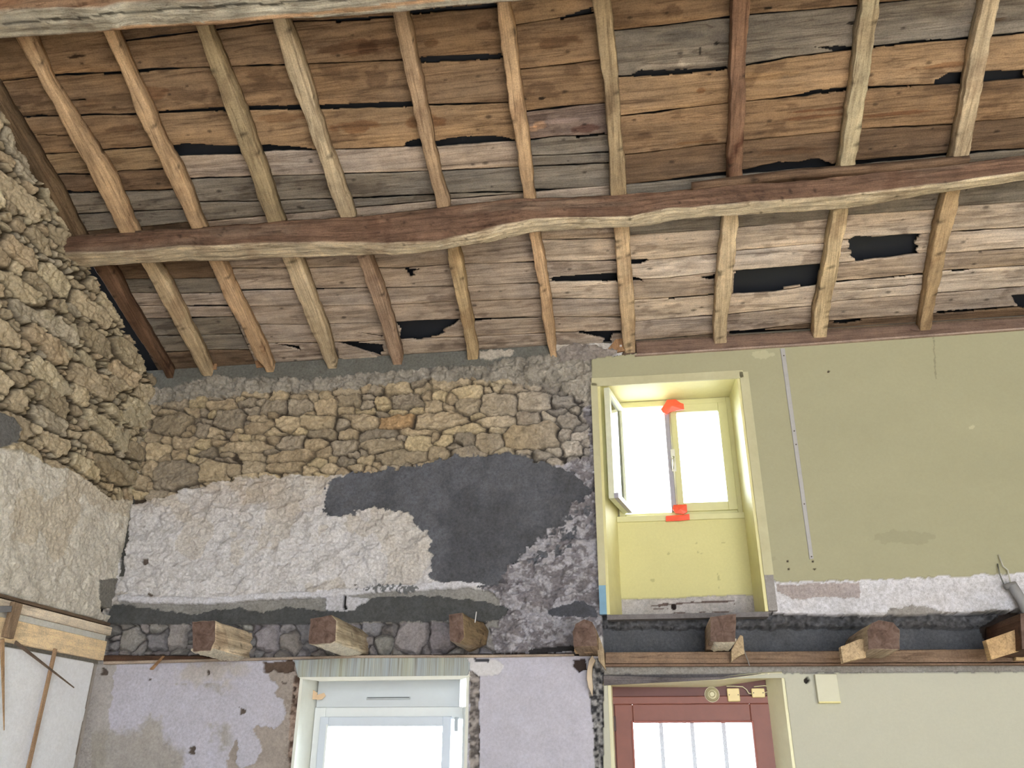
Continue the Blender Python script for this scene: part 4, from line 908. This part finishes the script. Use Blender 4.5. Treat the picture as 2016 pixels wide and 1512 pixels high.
joist([(2009,1208),(2062,1206),(2062,1280),(2011,1279)], .42, (96, 70, 56), 921, 'dark joist stub cut by the right edge of the photo', under=False)

# boards and offcuts around the joists
def slab(name, pts, d0, d1, mat, label=None, cat='board', group=None, parent=None, kind=None):
    """outline on the plane Y=-d0, solid back to Y=-d1"""
    Q = [W(x, y, -d0) for x, y in pts]; V, F = prism(Q, [np.array([q[0], -d1, q[2]]) for q in Q])
    o = bevel(fixn(mesh(name, V, F, mat, parent)), .0025, 1)
    if label: tag(o, label, cat, group, kind)
    return o
slab('ledger_board', [(1192,1284),(1700,1282),(2016,1276),(2420,1272),(2420,1304),(2016,1303),(1600,1305),(1192,1306)], .05, .012, wood('ledger_wood', 'x', (134, 112, 94), .9), 'reddish-brown timber under the joist ends along the right half of the wall')
slab('batten', [(1190,1307),(2016,1305),(2420,1305),(2420,1311),(2016,1309),(1190,1312)], .055, .012, wood('batten_wood', 'x', (128, 104, 88), .9), 'thin brown batten under the reddish ledger board')
slab('lintel_board', [(1188,1330),(1345,1334),(1425,1332),(1500,1326),(1420,1337),(1345,1341),(1188,1349)], .03, .006, wood('grey_lintel', 'x', (112, 106, 108), .9), 'dark grey board above the red-brown door')
slab('lath_strip', [(203,1302),(420,1297),(700,1290),(962,1289),(1130,1287),(1130,1291),(962,1294),(700,1295),(420,1302),(203,1308)], .03, .0, wood('strip_wood', 'x', (170, 154, 140), .8), 'long thin strip of old ceiling edge above the grey-lilac plaster')
slab('trim_2', [(203,1290),(300,1291),(395,1292),(418,1296),(300,1301),(203,1303)], .02, -.03, wood('dark_strip', 'x', (84, 62, 50), .9), 'dark brown board edge in the corner under the stone band', 'trim', kind='structure')
def stick(name, P0, P1, w, t, mat, label, cat='offcut', group=None, up=(0, 0, 1), parent=None, tip=1.0):
    P0 = np.array(P0, float); P1 = np.array(P1, float); d = P1-P0; d /= np.linalg.norm(d); a = np.cross(d, up); a /= np.linalg.norm(a); b = np.cross(d, a)
    ring = lambda p, k: [p+a*w/2*k+b*t/2*k, p-a*w/2*k+b*t/2*k, p-a*w/2*k-b*t/2*k, p+a*w/2*k-b*t/2*k]
    V, F = prism(ring(P0, 1), ring(P1, tip)); o = bevel(fixn(mesh(name, V, F, mat, parent)), .002, 1)
    if label: tag(o, label, cat, group)
    return o
fresh = wood('fresh_wood', 'y', (204, 176, 134), .5); oldw = wood('old_lath', 'z', (150, 128, 106), .8)
# offcut nailed by the square joist: a short upright slat with a pale end
def cut(name, face, L0, L1, col, label):
    Q = [W(x, y, -L0) for x, y in face]; V, F = prism(Q, [np.array([q[0], -L1, q[2]]) for q in Q]); o = bevel(fixn(mesh(name, V, F, wood(name+label[:8], 'y', col, .7))), .002, 1); tag(o, label, 'offcut', 'board offcuts hanging by the joists'); return o
cut('board_offcut', [(1440,1303),(1452,1293),(1466,1287),(1465,1276),(1463,1252),(1457,1250),(1449,1263),(1440,1280)], .12, .05, (190, 168, 136), 'small upright offcut hanging just right of the square joist in the recess')
cut('board_offcut', [(1655,1273),(1692,1258),(1705,1258),(1705,1295),(1692,1297),(1660,1305)], .36, .30, (196, 172, 138), 'tan offcut hanging left of the round-shouldered joist')
cut('board_offcut', [(1941,1260),(2006,1237),(2030,1232),(2030,1276),(2011,1281),(1952,1299)], .34, .28, (200, 168, 126), 'orange-tan offcut by the dark joist at the right edge')
slab('board_offcut', [(2000,1284),(2030,1270),(2080,1270),(2080,1300),(2000,1300)], .09, .051, fresh, 'pale offcut behind the orange-tan one at the right edge', 'offcut')
stick('nail', W(1464, 1278, -.10), W(1476, 1311, -.09), .006, .006, plain('nail_steel', (150, 150, 152), .4, .8), 'long bent nail beside the offcut next to the square joist', 'nail')
stick('nail', W(938, 1204, -.30), W(935, 1226, -.28), .006, .006, plain('nail_white', (206, 206, 210), .5), 'pale nail standing above the knotty joist stub', 'nail')
stick('wood_splinter', W(298, 1318, -.12), W(322, 1292, -.03), .03, .010, wood('splinter_wood', 'x', (176, 138, 104), .7), 'short pointed splinter sticking out under the strip near the corner', 'splinter', tip=.7)
# post foot and curled plaster at the door side of the joist
slab('wood_post', [(1175,1256),(1180,1254),(1188,1276),(1190,1300),(1192,1318),(1178,1300),(1176,1278)], .30, .20, wood('post_wood', 'z', (176, 156, 128), .8), 'splintered slat nailed to the right side of the round-topped joist')
slab('board_offcut', [(1130,1277),(1150,1276),(1175,1275),(1174,1283),(1131,1284)], .20, .10, wood('pale_end', 'x', (198, 170, 134), .6), 'short pale offcut under the round-topped joist', 'offcut')
# curled strip
Q = [(1166,1290),(1160,1300),(1156,1318),(1155,1336),(1158,1352),(1166,1370),(1167,1350),(1165,1330),(1166,1312),(1172,1300)]
slab('plaster_flake', Q, .07, .02, plain('flake', (204, 186, 164), .8), 'curved cream flake of plaster hanging below the round-topped joist', 'flake')

# ================================================================= LEFT WALL TIMBERS
def lslab(name, pts, t0, t1, mat, label, cat='board', group=None):
    Q = [L_(x, y, XL+t1) for x, y in pts]; V, F = prism(Q, [np.array([XL+t0, q[1], q[2]]) for q in Q])
    o = bevel(fixn(mesh(name, V, F, mat)), .002, 1); tag(o, label, cat, group); return o
def lbox(name, y0, y1, z0, z1, t0, t1, mat, label, cat='board', group=None):
    o = box(name, (XL+t0, XL+t1, y0, y1, z0, z1), mat, None, .003); tag(o, label, cat, group); return o
lbox('timber_board', -2.6, -.02, 2.240, 2.365, .01, .045, wood('pine', 'y', (250, 224, 184), .35), 'new orange pine board fixed along the left wall at floor level')
lbox('plaster_strip', -2.6, -.03, 2.366, 2.405, .0, .035, masonry('white_strip', (214, 214, 210), .85, 1.06, 40, .4, .004), 'white plaster strip between the pine board and the grey plank', 'strip')
lbox('grey_plank', -2.6, .0, 2.406, 2.462, .005, .05, wood('old_plank', 'y', (236, 222, 202), .8), 'weathered plank above the white strip on the left wall')
lbox('wood_lath', -2.6, -.0, 2.472, 2.492, .0, .03, wood('lath_y', 'y', (122, 104, 88), .8), 'thin dark lath on top of the weathered plank', 'lath')
A_ = L_(33, 1187, XL+.075); B_ = L_(14, 1256, XL+.075)
stick('wood_cleat', A_, B_, .075, .028, oldw, 'grey upright cleat across the pine board near the left edge', 'lath', up=(1, 0, 0))
lg = 'broken laths hanging from the left wall'
stick('wood_lath', L_(4, 1258, XL+.06), L_(8, 1438, XL+.06), .028, .012, wood('lath_a', 'z', (182, 150, 118), .6), 'pointed lath hanging at the very left edge', 'lath', lg, up=(1, 0, 0), tip=.3)
stick('wood_lath', L_(109, 1277, XL+.05), L_(48, 1545, XL+.05), .030, .012, wood('lath_b', 'z', (176, 146, 118), .6), 'long brown lath hanging down crossed by a thin dark stick', 'lath', lg, up=(1, 0, 0))
stick('wood_lath', L_(30, 1264, XL+.075), L_(146, 1354, XL+.10), .020, .010, wood('lath_c', 'y', (116, 100, 88), .6), 'thin dark stick slanting to a point over the white lining', 'lath', lg, up=(1, 0, 0), tip=.4)
stick('pipe_end', L_(-12, 1200, XL+.09), L_(18, 1199, XL+.09), .035, .035, plain('grey_pvc', (120, 120, 124), .5), 'grey pipe end behind the upright cleat at the left edge', 'pipe', up=(0, 0, 1))

# ================================================================= UPPER WINDOW
YW = .34
yw = masonry('yellow_paint', (218, 212, 158), .97, 1.03, 26, .1, .002, .6); yp = plain('yellow_gloss', (206, 202, 152), .45, 0, .04, 14)
wn = empty('window_1', (.31, .2, 2.48)); tag(wn, 'upper casement window in a deep yellow niche, left sash open', 'window', kind='structure')
x0i, x1i = -.083, .785
V, F = join([prism([(W1[0], 0, W1[2]), (W1[0], 0, W1[3])], [(x0i, YW+.1, W1[2]), (x0i, YW+.1, W1[3])]) ]) if False else ([], [])
def quadslab(name, P4, th, mat, parent):
    P4 = [np.array(p, float) for p in P4]; n = np.cross(P4[1]-P4[0], P4[3]-P4[0]); n /= np.linalg.norm(n); V, F = prism(P4, [p+n*th for p in P4]); return fixn(mesh(name, V, F, mat, parent))
zb = W1[2]; zt = W1[3]
quadslab('reveal', [(W1[0], -.027, zb), (x0i, YW+.16, zb), (x0i, YW+.16, zt), (W1[0], -.027, zt)], .02, yw, wn)
quadslab('reveal', [(W1[1], -.027, zb), (x1i, YW+.16, zb), (x1i, YW+.16, zt), (W1[1], -.027, zt)], -.02, yw, wn)
quadslab('reveal', [(W1[0], -.027, zt), (W1[1], -.027, zt), (x1i, YW+.16, zt), (x0i, YW+.16, zt)], .02, yw, wn)
quadslab('sill_ledge', [(W1[0], -.02, zb-.002), (W1[1], -.02, zb-.002), (x1i, YW+.1, zb-.002), (x0i, YW+.1, zb-.002)], -.03, masonry('ledge', (120, 116, 118), .7, 1.1, 40, .5, .006), wn)
# apron wall under the window with a bare strip at the bottom
zs0 = W(1330, 1022, YW-.03)[2]; zc_ = W(1330, 1176, YW-.03)[2]
gx_, gz_ = np.arange(x0i-.02, x1i+.03, .007), np.arange(zb-.02, zs0+.001, .007)
U, V_ = np.meshgrid(gx_, gz_, indexing='ij'); n1 = fbm(U*9, V_*9, 141, 4)
Ca = np.broadcast_to(lin((208, 202, 148)), U.shape+(3,)).copy()
thr = zc_+.035*fbm(U*5, V_*2, 142, 4)+.004*fbm(U*40, V_*40, 143, 2); Ca *= (1+.06*fbm(U*7, V_*7, 149, 3))[..., None]
gm = V_ < thr; Ca[gm] = lin((190, 184, 184))*(1+.4*n1[gm])[:, None]
dk = gm & (fbm(U*7, V_*60, 144, 4) > .10) & (V_ < thr-.03) & (U > .02) & (U < .65); Ca[dk] = lin((104, 88, 84))
pinh = W(1326, 1195, YW-.03); dd = np.hypot((U-pinh[0])*1.0, (V_-pinh[2])*.8); Ca[(dd+.03*n1 < .022)] = lin((30, 18, 18))
dirt = (fbm(U*16, V_*16, 146, 4) > .27) & ~gm; Ca[dirt] *= .75
gl = abs(V_-(thr+.0)) < .004; Ca[gl] *= .8; Ca = np.concatenate([Ca, np.where(gm, .9, .12)[..., None]], -1)
V = np.stack([U, np.full_like(U, YW-.03)+.008*gm-.003*n1, V_], -1).reshape(-1, 3)
ap = mesh('apron', V, grid_faces(len(gx_), len(gz_)), masonry('masonry'), wn, Ca.reshape(-1, 4), smooth=True)
ap.modifiers.new('s', 'SOLIDIFY').thickness = .05
box('sill', (x0i-.02, x1i+.02, YW-.045, YW+.12, zs0-.012, W(1330, 1014, YW-.03)[2]), yp, wn)
zg = W(1330, 1014, YW-.03)[2]
# fixed frame
V, F = frame_parts(x0i, x1i, YW, YW+.06, zg, zt-.004, .045, .03); fr_ = bevel(fixn(mesh('frame', V, F, yp, wn)), .004)
fx0, fx1, fz0, fz1 = x0i+.045, x1i-.045, zg+.03, zt-.05
xm = W(1322, 905, YW)[0]
# closed right sash
V, F = frame_parts(xm, fx1, YW-.012, YW+.035, fz0, fz1, .062, .062)
rsah = bevel(fixn(mesh('sash', V, F, yp, wn)), .004); rsah['label'] = 'closed yellow right sash'
box('pane', (xm+.06, fx1-.06, YW+.01, YW+.014, fz0+.06, fz1-.06), glass(), rsah, 0)
box('meeting_strip', (xm-.028, xm+.012, YW-.02, YW+.03, fz0, fz1), plain('grey_violet_paint', (160, 156, 168), .5), rsah)
zh = W(1322, 905, YW)[2]
tube('espagnolette', [(xm+.012, YW-.026, fz0+.05), (xm+.012, YW-.026, fz1-.06)], .006, plain('bolt', (200, 198, 180), .3, .4), rsah)
box('handle_plate', (xm-.004, xm+.028, YW-.032, YW-.020, zh-.10, zh+.07), plain('bolt_white', (226, 224, 214), .3, .2), rsah)
tube('handle', [(xm+.012, YW-.03, zh), (xm+.012, YW-.055, zh), (xm+.010, YW-.062, zh-.03), (xm+.004, YW-.06, zh-.09)], .008, plain('bolt'), rsah, rads=[.008, .009, .010, .006])
# open left sash, swung inwards along the reveal
wsh = xm-fx0-.02; hinge = np.array([fx0, YW-.01, 0])
sa = empty('sash_open', (fx0, YW, fz0)); sa.name = 'sash'; sa.parent = wn; sa.location = (fx0-wn.location[0], YW-wn.location[1], fz0-wn.location[2]); bpy.context.view_layer.update()
Ps = [topx(np.array([fx0-.09, -.05, fz0]))]
ang = math.atan2(-.38, -.085); L = .405
def loc_frame(o, ang):                                            # rotate mesh verts from the X axis to the opened position
    c_, s_ = math.cos(ang), math.sin(ang)
    for v in o.data.vertices:
        x, y, z = v.co; v.co = (x*c_-y*s_, x*s_+y*c_, z)
hh = fz1-fz0
def sashpart(name, b, mat):
    V, F = boxv(*b) if len(b) == 6 else frame_parts(*b[:8]); me = bpy.data.meshes.new(name); me.from_pydata([tuple(map(float, v)) for v in V], [], F); me.materials.append(mat)
    o = bpy.data.objects.new(name, me); COL.objects.link(o); fixn(o); loc_frame(o, ang); o.parent = sa; return o
bevel(sashpart('sash_frame', (0, L, -.018, .022, 0, hh, .042, .055), plain('pale_sash', (212, 214, 190), .45)), .003)
sashpart('pane', (.04, L-.04, 0, .004, .05, hh-.04), glass())
sashpart('weather_bar', (.0, L, .02, .05, .0, .035), plain('grey_violet_paint'))
# tape on the meeting stile
tm = plain('orange_tape', (244, 92, 62), .45, 0, .06, 40)
def tape(pts, d, label):
    Q = [W(x, y, YW-d) for x, y in pts]; n = len(Q); c = np.mean(Q, 0); V = list(Q)+[c+np.array([0, -.012, 0])]+[q+np.array([0, .010, 0]) for q in Q]+[c+np.array([0, -.004, 0])]
    F = [(i, (i+1) % n, n) for i in range(n)]+[(n+1+i, n+1+(i+1) % n, 2*n+1) for i in range(n)]+[(i, (i+1) % n, n+1+(i+1) % n, n+1+i) for i in range(n)]
    o = fixn(mesh('adhesive_tape', V, F, tm)); tag(o, label, 'tape', 'orange tape on the upper window')
tape([(1301,806),(1309,795),(1313,787),(1330,786),(1340,793),(1346,795),(1347,806),(1325,809),(1312,815),(1305,812)], .05, 'orange tape folded over the top of the window meeting stile')
tape([(1326,994),(1352,993),(1353,1008),(1346,1012),(1330,1010),(1324,1002)], .055, 'crumpled red-orange tape on the foot of the meeting stile')
tape([(1311,1016),(1330,1014),(1357,1012),(1358,1023),(1340,1025),(1311,1026)], .062, 'flat red tape strip stuck on the yellow sill')
# raised casing round the niche
cm_ = masonry('casing_paint', (186, 182, 150), .96, 1.04, 30, .15, .002, .8)
cz = [slab('trim_3', [(1164,744),(1462,728),(1465,743),(1457,744),(1176,760),(1164,760)], .036, .02, cm_, 'painted flat casing over the upper window niche', 'trim', kind='structure')]
V, F = join([boxv(W1[1]-.002, W1[1]+.058, -.036, -.0, 2.70, 4.12), boxv(W1[0]-.045, W1[0]+.002, -.036, -.0, 2.66, 4.10)])
o = fixn(mesh('trim_4', V, F, cm_)); tag(o, 'flat grey-green painted casings on both sides of the upper niche', 'trim', kind='structure')
V, F = boxv(W1[0]-.045, W1[0]-.0, -.038, 0, 2.478, 2.66); o = fixn(mesh('trim_5', V, F, plain('blue_paint', (120, 158, 184), .7))); tag(o, 'faded blue painted foot of the niche casing', 'trim', kind='structure')
V, F = boxv(W1[1]+.0, W1[1]+.055, -.034, 0, 2.48, 2.70); o = fixn(mesh('trim_6', V, F, masonry('bare_casing', (150, 146, 146), .8, 1.1, 40, .4, .004))); tag(o, 'bare grey foot of the right niche casing', 'trim', kind='structure')
# joint strip on the yellow wall
A_ = W(1540, 686, -.031); B_ = W(1597, 1101, -.031)
js = slab('joint_strip', [(1536,686),(1545,685),(1602,1100),(1594,1101)], .036, .027, plain('grey_strip', (168, 166, 166), .6), 'narrow grey upright cover strip screwed to the yellow wall', 'strip')
for t in (.04, .42, .485, .76, .99):
    p = A_*(1-t)+B_*t; lathe('screw', [(.0045, 0), (.0045, -.003), (.001, -.004)], (p[0]+.003, -.036, p[2]), 'y', plain('screw_dark', (70, 60, 50), .5), js, 8)
# pipe clip, cables on the right edge
pg = empty('cable_clip', W(1975, 1155, -.03)); tag(pg, 'grey conduit end with loose wires at the right end of the white band', 'conduit')
tube('conduit', [W(1992,1152,-.06), W(2010,1180,-.06), W(2040,1240,-.06)], .03, masonry('conduit_grey', (150, 150, 152), .9, 1.05, 30, .2, .002), pg)
tube('cap', [W(1978,1156,-.06), W(1990,1152,-.06), W(2000,1150,-.06)], .018, plain('cap_grey', (120, 118, 118), .6), pg)
tube('wire', [W(1966,1092,-.04), W(1975,1115,-.06), W(1984,1122,-.05), W(1990,1150,-.05)], .004, plain('wire_pale', (190, 188, 176), .5), pg)
tube('wire', [W(1964,1110,-.04), W(1968,1130,-.06), W(1976,1150,-.05)], .004, plain('wire_grey', (110, 110, 104), .5), pg)

# ================================================================= LOWER WINDOW
wht = plain('white_pvc', (226, 230, 232), .35, 0, .02); blu = plain('sash_grey_blue', (206, 214, 226), .35, 0, .02); crm = masonry('white_reveal', (226, 228, 220), .97, 1.02, 20, .1, .002, .7)  # frame white, sash greyish blue
w2 = empty('window_2', (-1.65, .2, 1.0)); tag(w2, 'white plastic window with a roller shutter box, lower left', 'window', kind='structure')
YB = .24
quadslab('reveal', [(W2[0], .006, W2[2]), (W2[0]+.01, .5, W2[2]), (W2[0]+.01, .5, W2[3]), (W2[0], .006, W2[3])], .02, crm, w2)
quadslab('reveal', [(W2[1], .006, W2[2]), (W2[1]-.01, .5, W2[2]), (W2[1]-.01, .5, W2[3]), (W2[1], .006, W2[3])], -.02, crm, w2)
quadslab('reveal', [(W2[0], .006, W2[3]), (W2[1], .006, W2[3]), (W2[1], .5, W2[3]), (W2[0], .5, W2[3])], .02, crm, w2)
quadslab('reveal', [(W2[0], .006, W2[2]), (W2[1], .006, W2[2]), (W2[1], .5, W2[2]), (W2[0], .5, W2[2])], -.02, crm, w2)
bl_, br_ = W(627, 1341, YB), W(906, 1336, YB); zb2 = W(760, 1392, YB)[2]
bx0, bx1 = bl_[0], min(br_[0], W2[1]-.012)
sb = box('shutter_box', (bx0, bx1, YB, YB+.2, zb2, W2[3]-.002), plain('box_grey', (204, 210, 216), .4, 0, .02), w2, .004)
v0, v1 = W(722, 1378, YB), W(808, 1372, YB)
box('vent', (v0[0], v1[0], YB-.008, YB+.002, v0[2], v1[2]), plain('vent_grey', (176, 182, 186), .4), sb, .002); box('vent_slot', (v0[0]+.006, v1[0]-.006, YB-.010, YB-.006, v1[2]-.006, v1[2]-.002), plain('slot_dark', (70, 72, 76), .6), sb, 0)
zf1 = zb2; zf0 = W2[2]+.01
V, F = frame_parts(bx0-.01, W2[1]-.012, YB+.01, YB+.08, zf0, zf1, .075, .075); bevel(fixn(mesh('frame', V, F, wht, w2)), .004)
sx0, sx1 = W(631, 1420, YB)[0], W(889, 1420, YB)[0]; sz1 = W(760, 1411, YB)[2]
V, F = frame_parts(sx0, sx1, YB-.012, YB+.05, zf0+.05, sz1, .058, .07); s2_ = bevel(fixn(mesh('sash', V, F, blu, w2)), .004)
box('pane', (sx0+.055, sx1-.055, YB+.02, YB+.026, zf0+.11, sz1-.055), glass(), s2_, 0)
box('bead', (sx0+.048, sx0+.060, YB-.016, YB-.010, zf0+.1, sz1-.048), wht, s2_, 0)
h0 = W(897, 1412, YB-.01); box('hinge', (h0[0]-.004, h0[0]+.02, YB-.03, YB+.0, h0[2]-.085, h0[2]), plain('hinge_grey', (180, 188, 196), .4), w2, .003)
# striped lintel
ls = slab('striped_lintel', [(579,1300),(700,1294),(926,1294),(929,1303),(920,1330),(586,1333)], .012, -.004, plain('striped_paper', (178, 182, 176), .8), 'blue-grey and beige vertically striped strip of wallpaper over the lower window', 'wallpaper')
m_ = ls.data.materials[0]; nt = m_.node_tree; b_ = nt.nodes['Principled BSDF']; v_ = mapped(nt, (1, .0, .02)); n_ = noise(nt, v_, 46, 3, .9); n2_ = noise(nt, v_, 9, 1, .5)
c_ = mult(nt, ramp(nt, n_, [(.32, (.20, .20, .17)), (.45, (.36, .37, .33)), (.55, (.40, .46, .47)), (.68, (.50, .48, .40))]), ramp(nt, n2_, [(.35, (.86, .88, 1.0)), (.65, (1, .97, .86))]))
nt.links.new(c_, b_.inputs['Base Color'])
slab('trim_7', [(588,1332),(920,1329),(926,1331),(905,1337),(628,1341),(590,1336)], .008, -.02, crm, 'rounded white edge under the striped wallpaper', 'trim', kind='structure')
pt = plain('beige_paper', (220, 190, 156), .8)
for Q, lb in ((((603,1370),(610,1354),(625,1364),(624,1377),(612,1377)), 0), (((624,1368),(638,1364),(641,1370),(634,1377),(624,1378)), 1)):
    P_ = [W(x, y, .20) for x, y in Q]; V, F = prism(P_, [p+np.array([0, .004, 0]) for p in P_]); o = fixn(mesh('masking_tape', V, F, pt)); tag(o, ('peeling beige tape tab on the left reveal of the lower window', 'peeling beige tape tab on the corner of the shutter box')[lb], 'tape')
sh = plain('shutter_roof', (60, 84, 110), .6)
# neighbouring roof seen through the pane
for pp, lb in (([(700,1478),(722,1463),(806,1434),(808,1438),(724,1479)], 'pale blue sloping roof edge seen far off through the lower window'), ([(667,1463),(684,1480),(682,1486),(667,1486)], 'small pale blue gable tip seen far off through the lower window')):
    Q = [W(x, y, 12.0) for x, y in pp]; V, F = prism(Q, [q+np.array([0, 3.0, 0]) for q in Q]); o = fixn(mesh('neighbour_roof', V, F, plain('slate_roof', (150, 165, 180), .7))); tag(o, lb, 'roof', 'roofs beyond the window')

# ================================================================= DOOR
red = plain('red_brown_paint', (128, 74, 62), .5, 0, .10, 10); dred = plain('dark_red_paint', (96, 54, 50), .55, 0, .1, 10)
cream = masonry('cream_reveal', (224, 220, 188), .97, 1.02, 24, .1, .002, .7)
d1 = empty('door_1', (.33, .15, 0)); tag(d1, 'red-brown glazed door with iron bars behind the glass, in a cream reveal', 'door', kind='structure')
YD = .17; xi0, xi1 = W(1203, 1400, YD)[0], W(1520, 1400, YD)[0]
zl, zr = W(1200, 1353, YD)[2], W(1514, 1338, YD)[2]
quadslab('reveal', [(D1[0], .004, 0), (xi0, .5, 0), (xi0, .5, D1[3]+.02), (D1[0], .004, D1[3]+.02)], .02, cream, d1)
quadslab('reveal', [(D1[1], .004, 0), (xi1+.0, YD, 0), (xi1, YD, D1[3]+.03), (D1[1], .004, D1[3]+.03)], -.02, cream, d1)
quadslab('reveal', [(xi1, YD, 0), (xi1, .5, 0), (xi1, .5, D1[3]+.02), (xi1, YD, D1[3]+.02)], -.02, cream, d1)
# uneven plaster soffit
V = []; F = []; n = 40
for i in range(n):
    t = i/(n-1); x = 1187+(1540-1187)*t; yo = np.interp(x, [1187,1348,1418,1497,1540], [1349,1341,1339,1328,1326]); yi = np.interp(x, [1187,1378,1418,1450,1513,1540], [1352,1354,1353,1348,1339,1338])
    a = W(x, yo, -.01); zi = W(x, yi, YD)[2]; V += [np.array([a[0], -.012, a[2]]), np.array([a[0], YD+.02, zi]), np.array([a[0], YD+.02, zi+.12]), np.array([a[0], -.012, a[2]+.006])]
for i in range(n-1):
    for k in range(4): F.append((i*4+k, i*4+(k+1) % 4, (i+1)*4+(k+1) % 4, (i+1)*4+k))
F += [(0, 1, 2, 3), ((n-1)*4, (n-1)*4+1, (n-1)*4+2, (n-1)*4+3)]
fixn(mesh('soffit', V, F, cream, d1, smooth=False))
zh1 = 2.13; zfr = W(1360, 1371, YD)[2]; zlf = W(1360, 1386, YD)[2]
V, F = join([boxv(xi0, xi1, YD, YD+.07, zfr, zh1), boxv(xi0, xi0+.035, YD, YD+.07, 0, zfr), boxv(xi1-.012, xi1, YD, YD+.07, 0, zfr)])
df = bevel(fixn(mesh('frame', V, F, dred, d1)), .004)
box('head_rail', (xi0+.01, xi1-.01, YD-.008, YD+.03, zlf, zfr), red, df, .004)
lx0, lx1 = W(1212, 1450, YD)[0], xi1-.010
gx0, gx1 = W(1247, 1430, YD)[0], W(1480, 1430, YD)[0]; gz1 = W(1360, 1423, YD)[2]
V, F = join([boxv(lx0, gx0, YD-.01, YD+.035, .01, zlf), boxv(gx1, lx1, YD-.01, YD+.035, .01, zlf), boxv(gx0, gx1, YD-.01, YD+.035, gz1, zlf), boxv(gx0, gx1, YD-.01, YD+.035, .01, 1.0)])
lf = bevel(fixn(mesh('leaf', V, F, red, d1)), .005)
V, F = frame_parts(gx0-.012, gx1+.012, YD-.018, YD-.008, .99, gz1+.012, .012); bevel(fixn(mesh('bead', V, F, plain('bead_red', (150, 84, 72), .5), lf)), .003)
box('pane', (gx0, gx1, YD+.01, YD+.014, 1.0, gz1), glass(), lf, 0)
box('hinge', (lx0-.012, lx0+.006, YD-.02, YD+.0, W(0, 1432, YD)[2]-.03, W(0, 1415, YD)[2]), plain('hinge_dark', (64, 40, 38), .5), d1, .003)
iron = plain('iron_bar', (96, 86, 84), .7)
for xx in (1301, 1362, 1424):
    p = W(xx, 1424, YD+.10); box('bar', (p[0]-.013, p[0]+.013, YD+.10, YD+.125, 1.0, 2.02), iron, d1, .003)
# fittings over the door
c = W(1402, 1367, YD-.02)
dl = lathe('door_chime', [(.040, .02), (.042, .008), (.038, .0), (.030, -.004), (.028, -.010), (.018, -.012), (.014, -.008), (.0, -.008)][:-1], c, 'y', plain('aged_brass', (172, 164, 132), .45, .3)); tag(dl, 'round domed metal disc on the dark red beam over the door', 'chime')
ring_ = lathe('rim', [(.046, .02), (.046, .010), (.040, .006)], c, 'y', plain('rim_pale', (206, 200, 176), .4), dl)
bxm = plain('junction_cream', (224, 204, 150), .5, 0, .03)
def jb(x0, y0, x1, y1, label, k=.018):
    a, b = W(x0, y0, YD-.03), W(x1, y1, YD-.03); o = box('junction_box', (a[0], b[0], YD-.03, YD, b[2], a[2]), bxm, None, .006); tag(o, label, 'box', 'cream boxes over the door')
    for s in (-1, 1):
        lathe('screw', [(.0035, .001), (.0035, -.001)], ((a[0]+b[0])/2+s*(b[0]-a[0])*.36, YD-.0315, (a[2]+b[2])/2), 'y', plain('screw_dark'), o, 8)
jb(1431, 1355, 1458, 1381, 'square cream junction box beside the round metal disc'); jb(1479, 1355, 1507, 1373, 'smaller flat cream junction box at the right end of the door beam')
cb = plain('cable_cream', (206, 198, 166), .5)
tag(tube('cable', [W(1430,1351,YD-.012), W(1445,1351,YD-.015), W(1462,1352,YD-.015), W(1470,1358,YD-.015), W(1474,1365,YD-.015), W(1480,1366,YD-.015)], .0035, cb), 'short cable looping between the two cream boxes over the door', 'cable')
tag(tube('cable', [W(1506,1364,YD-.015), W(1511,1362,YD-.015), W(1514,1355,YD-.015), W(1513,1351,YD-.015), W(1505,1350,YD-.015), W(1484,1352,YD-.015)], .0035, cb), 'cable curling from the smaller box up into the door corner', 'cable')
a, b = W(1604, 1327, -.05), W(1656, 1383, -.05)
o = box('wall_box', (a[0], b[0], -.05, .004, b[2], a[2]+.0), plain('pale_box', (206, 204, 182), .6, 0, .03), None, .004); tag(o, 'plain pale square box on the lower painted wall right of the door', 'box')
box('lower_lip', (a[0]+.002, b[0]-.002, -.054, -.0, b[2]-.003, b[2]+.006), plain('lip_yellow', (224, 214, 150), .6), o, .001)
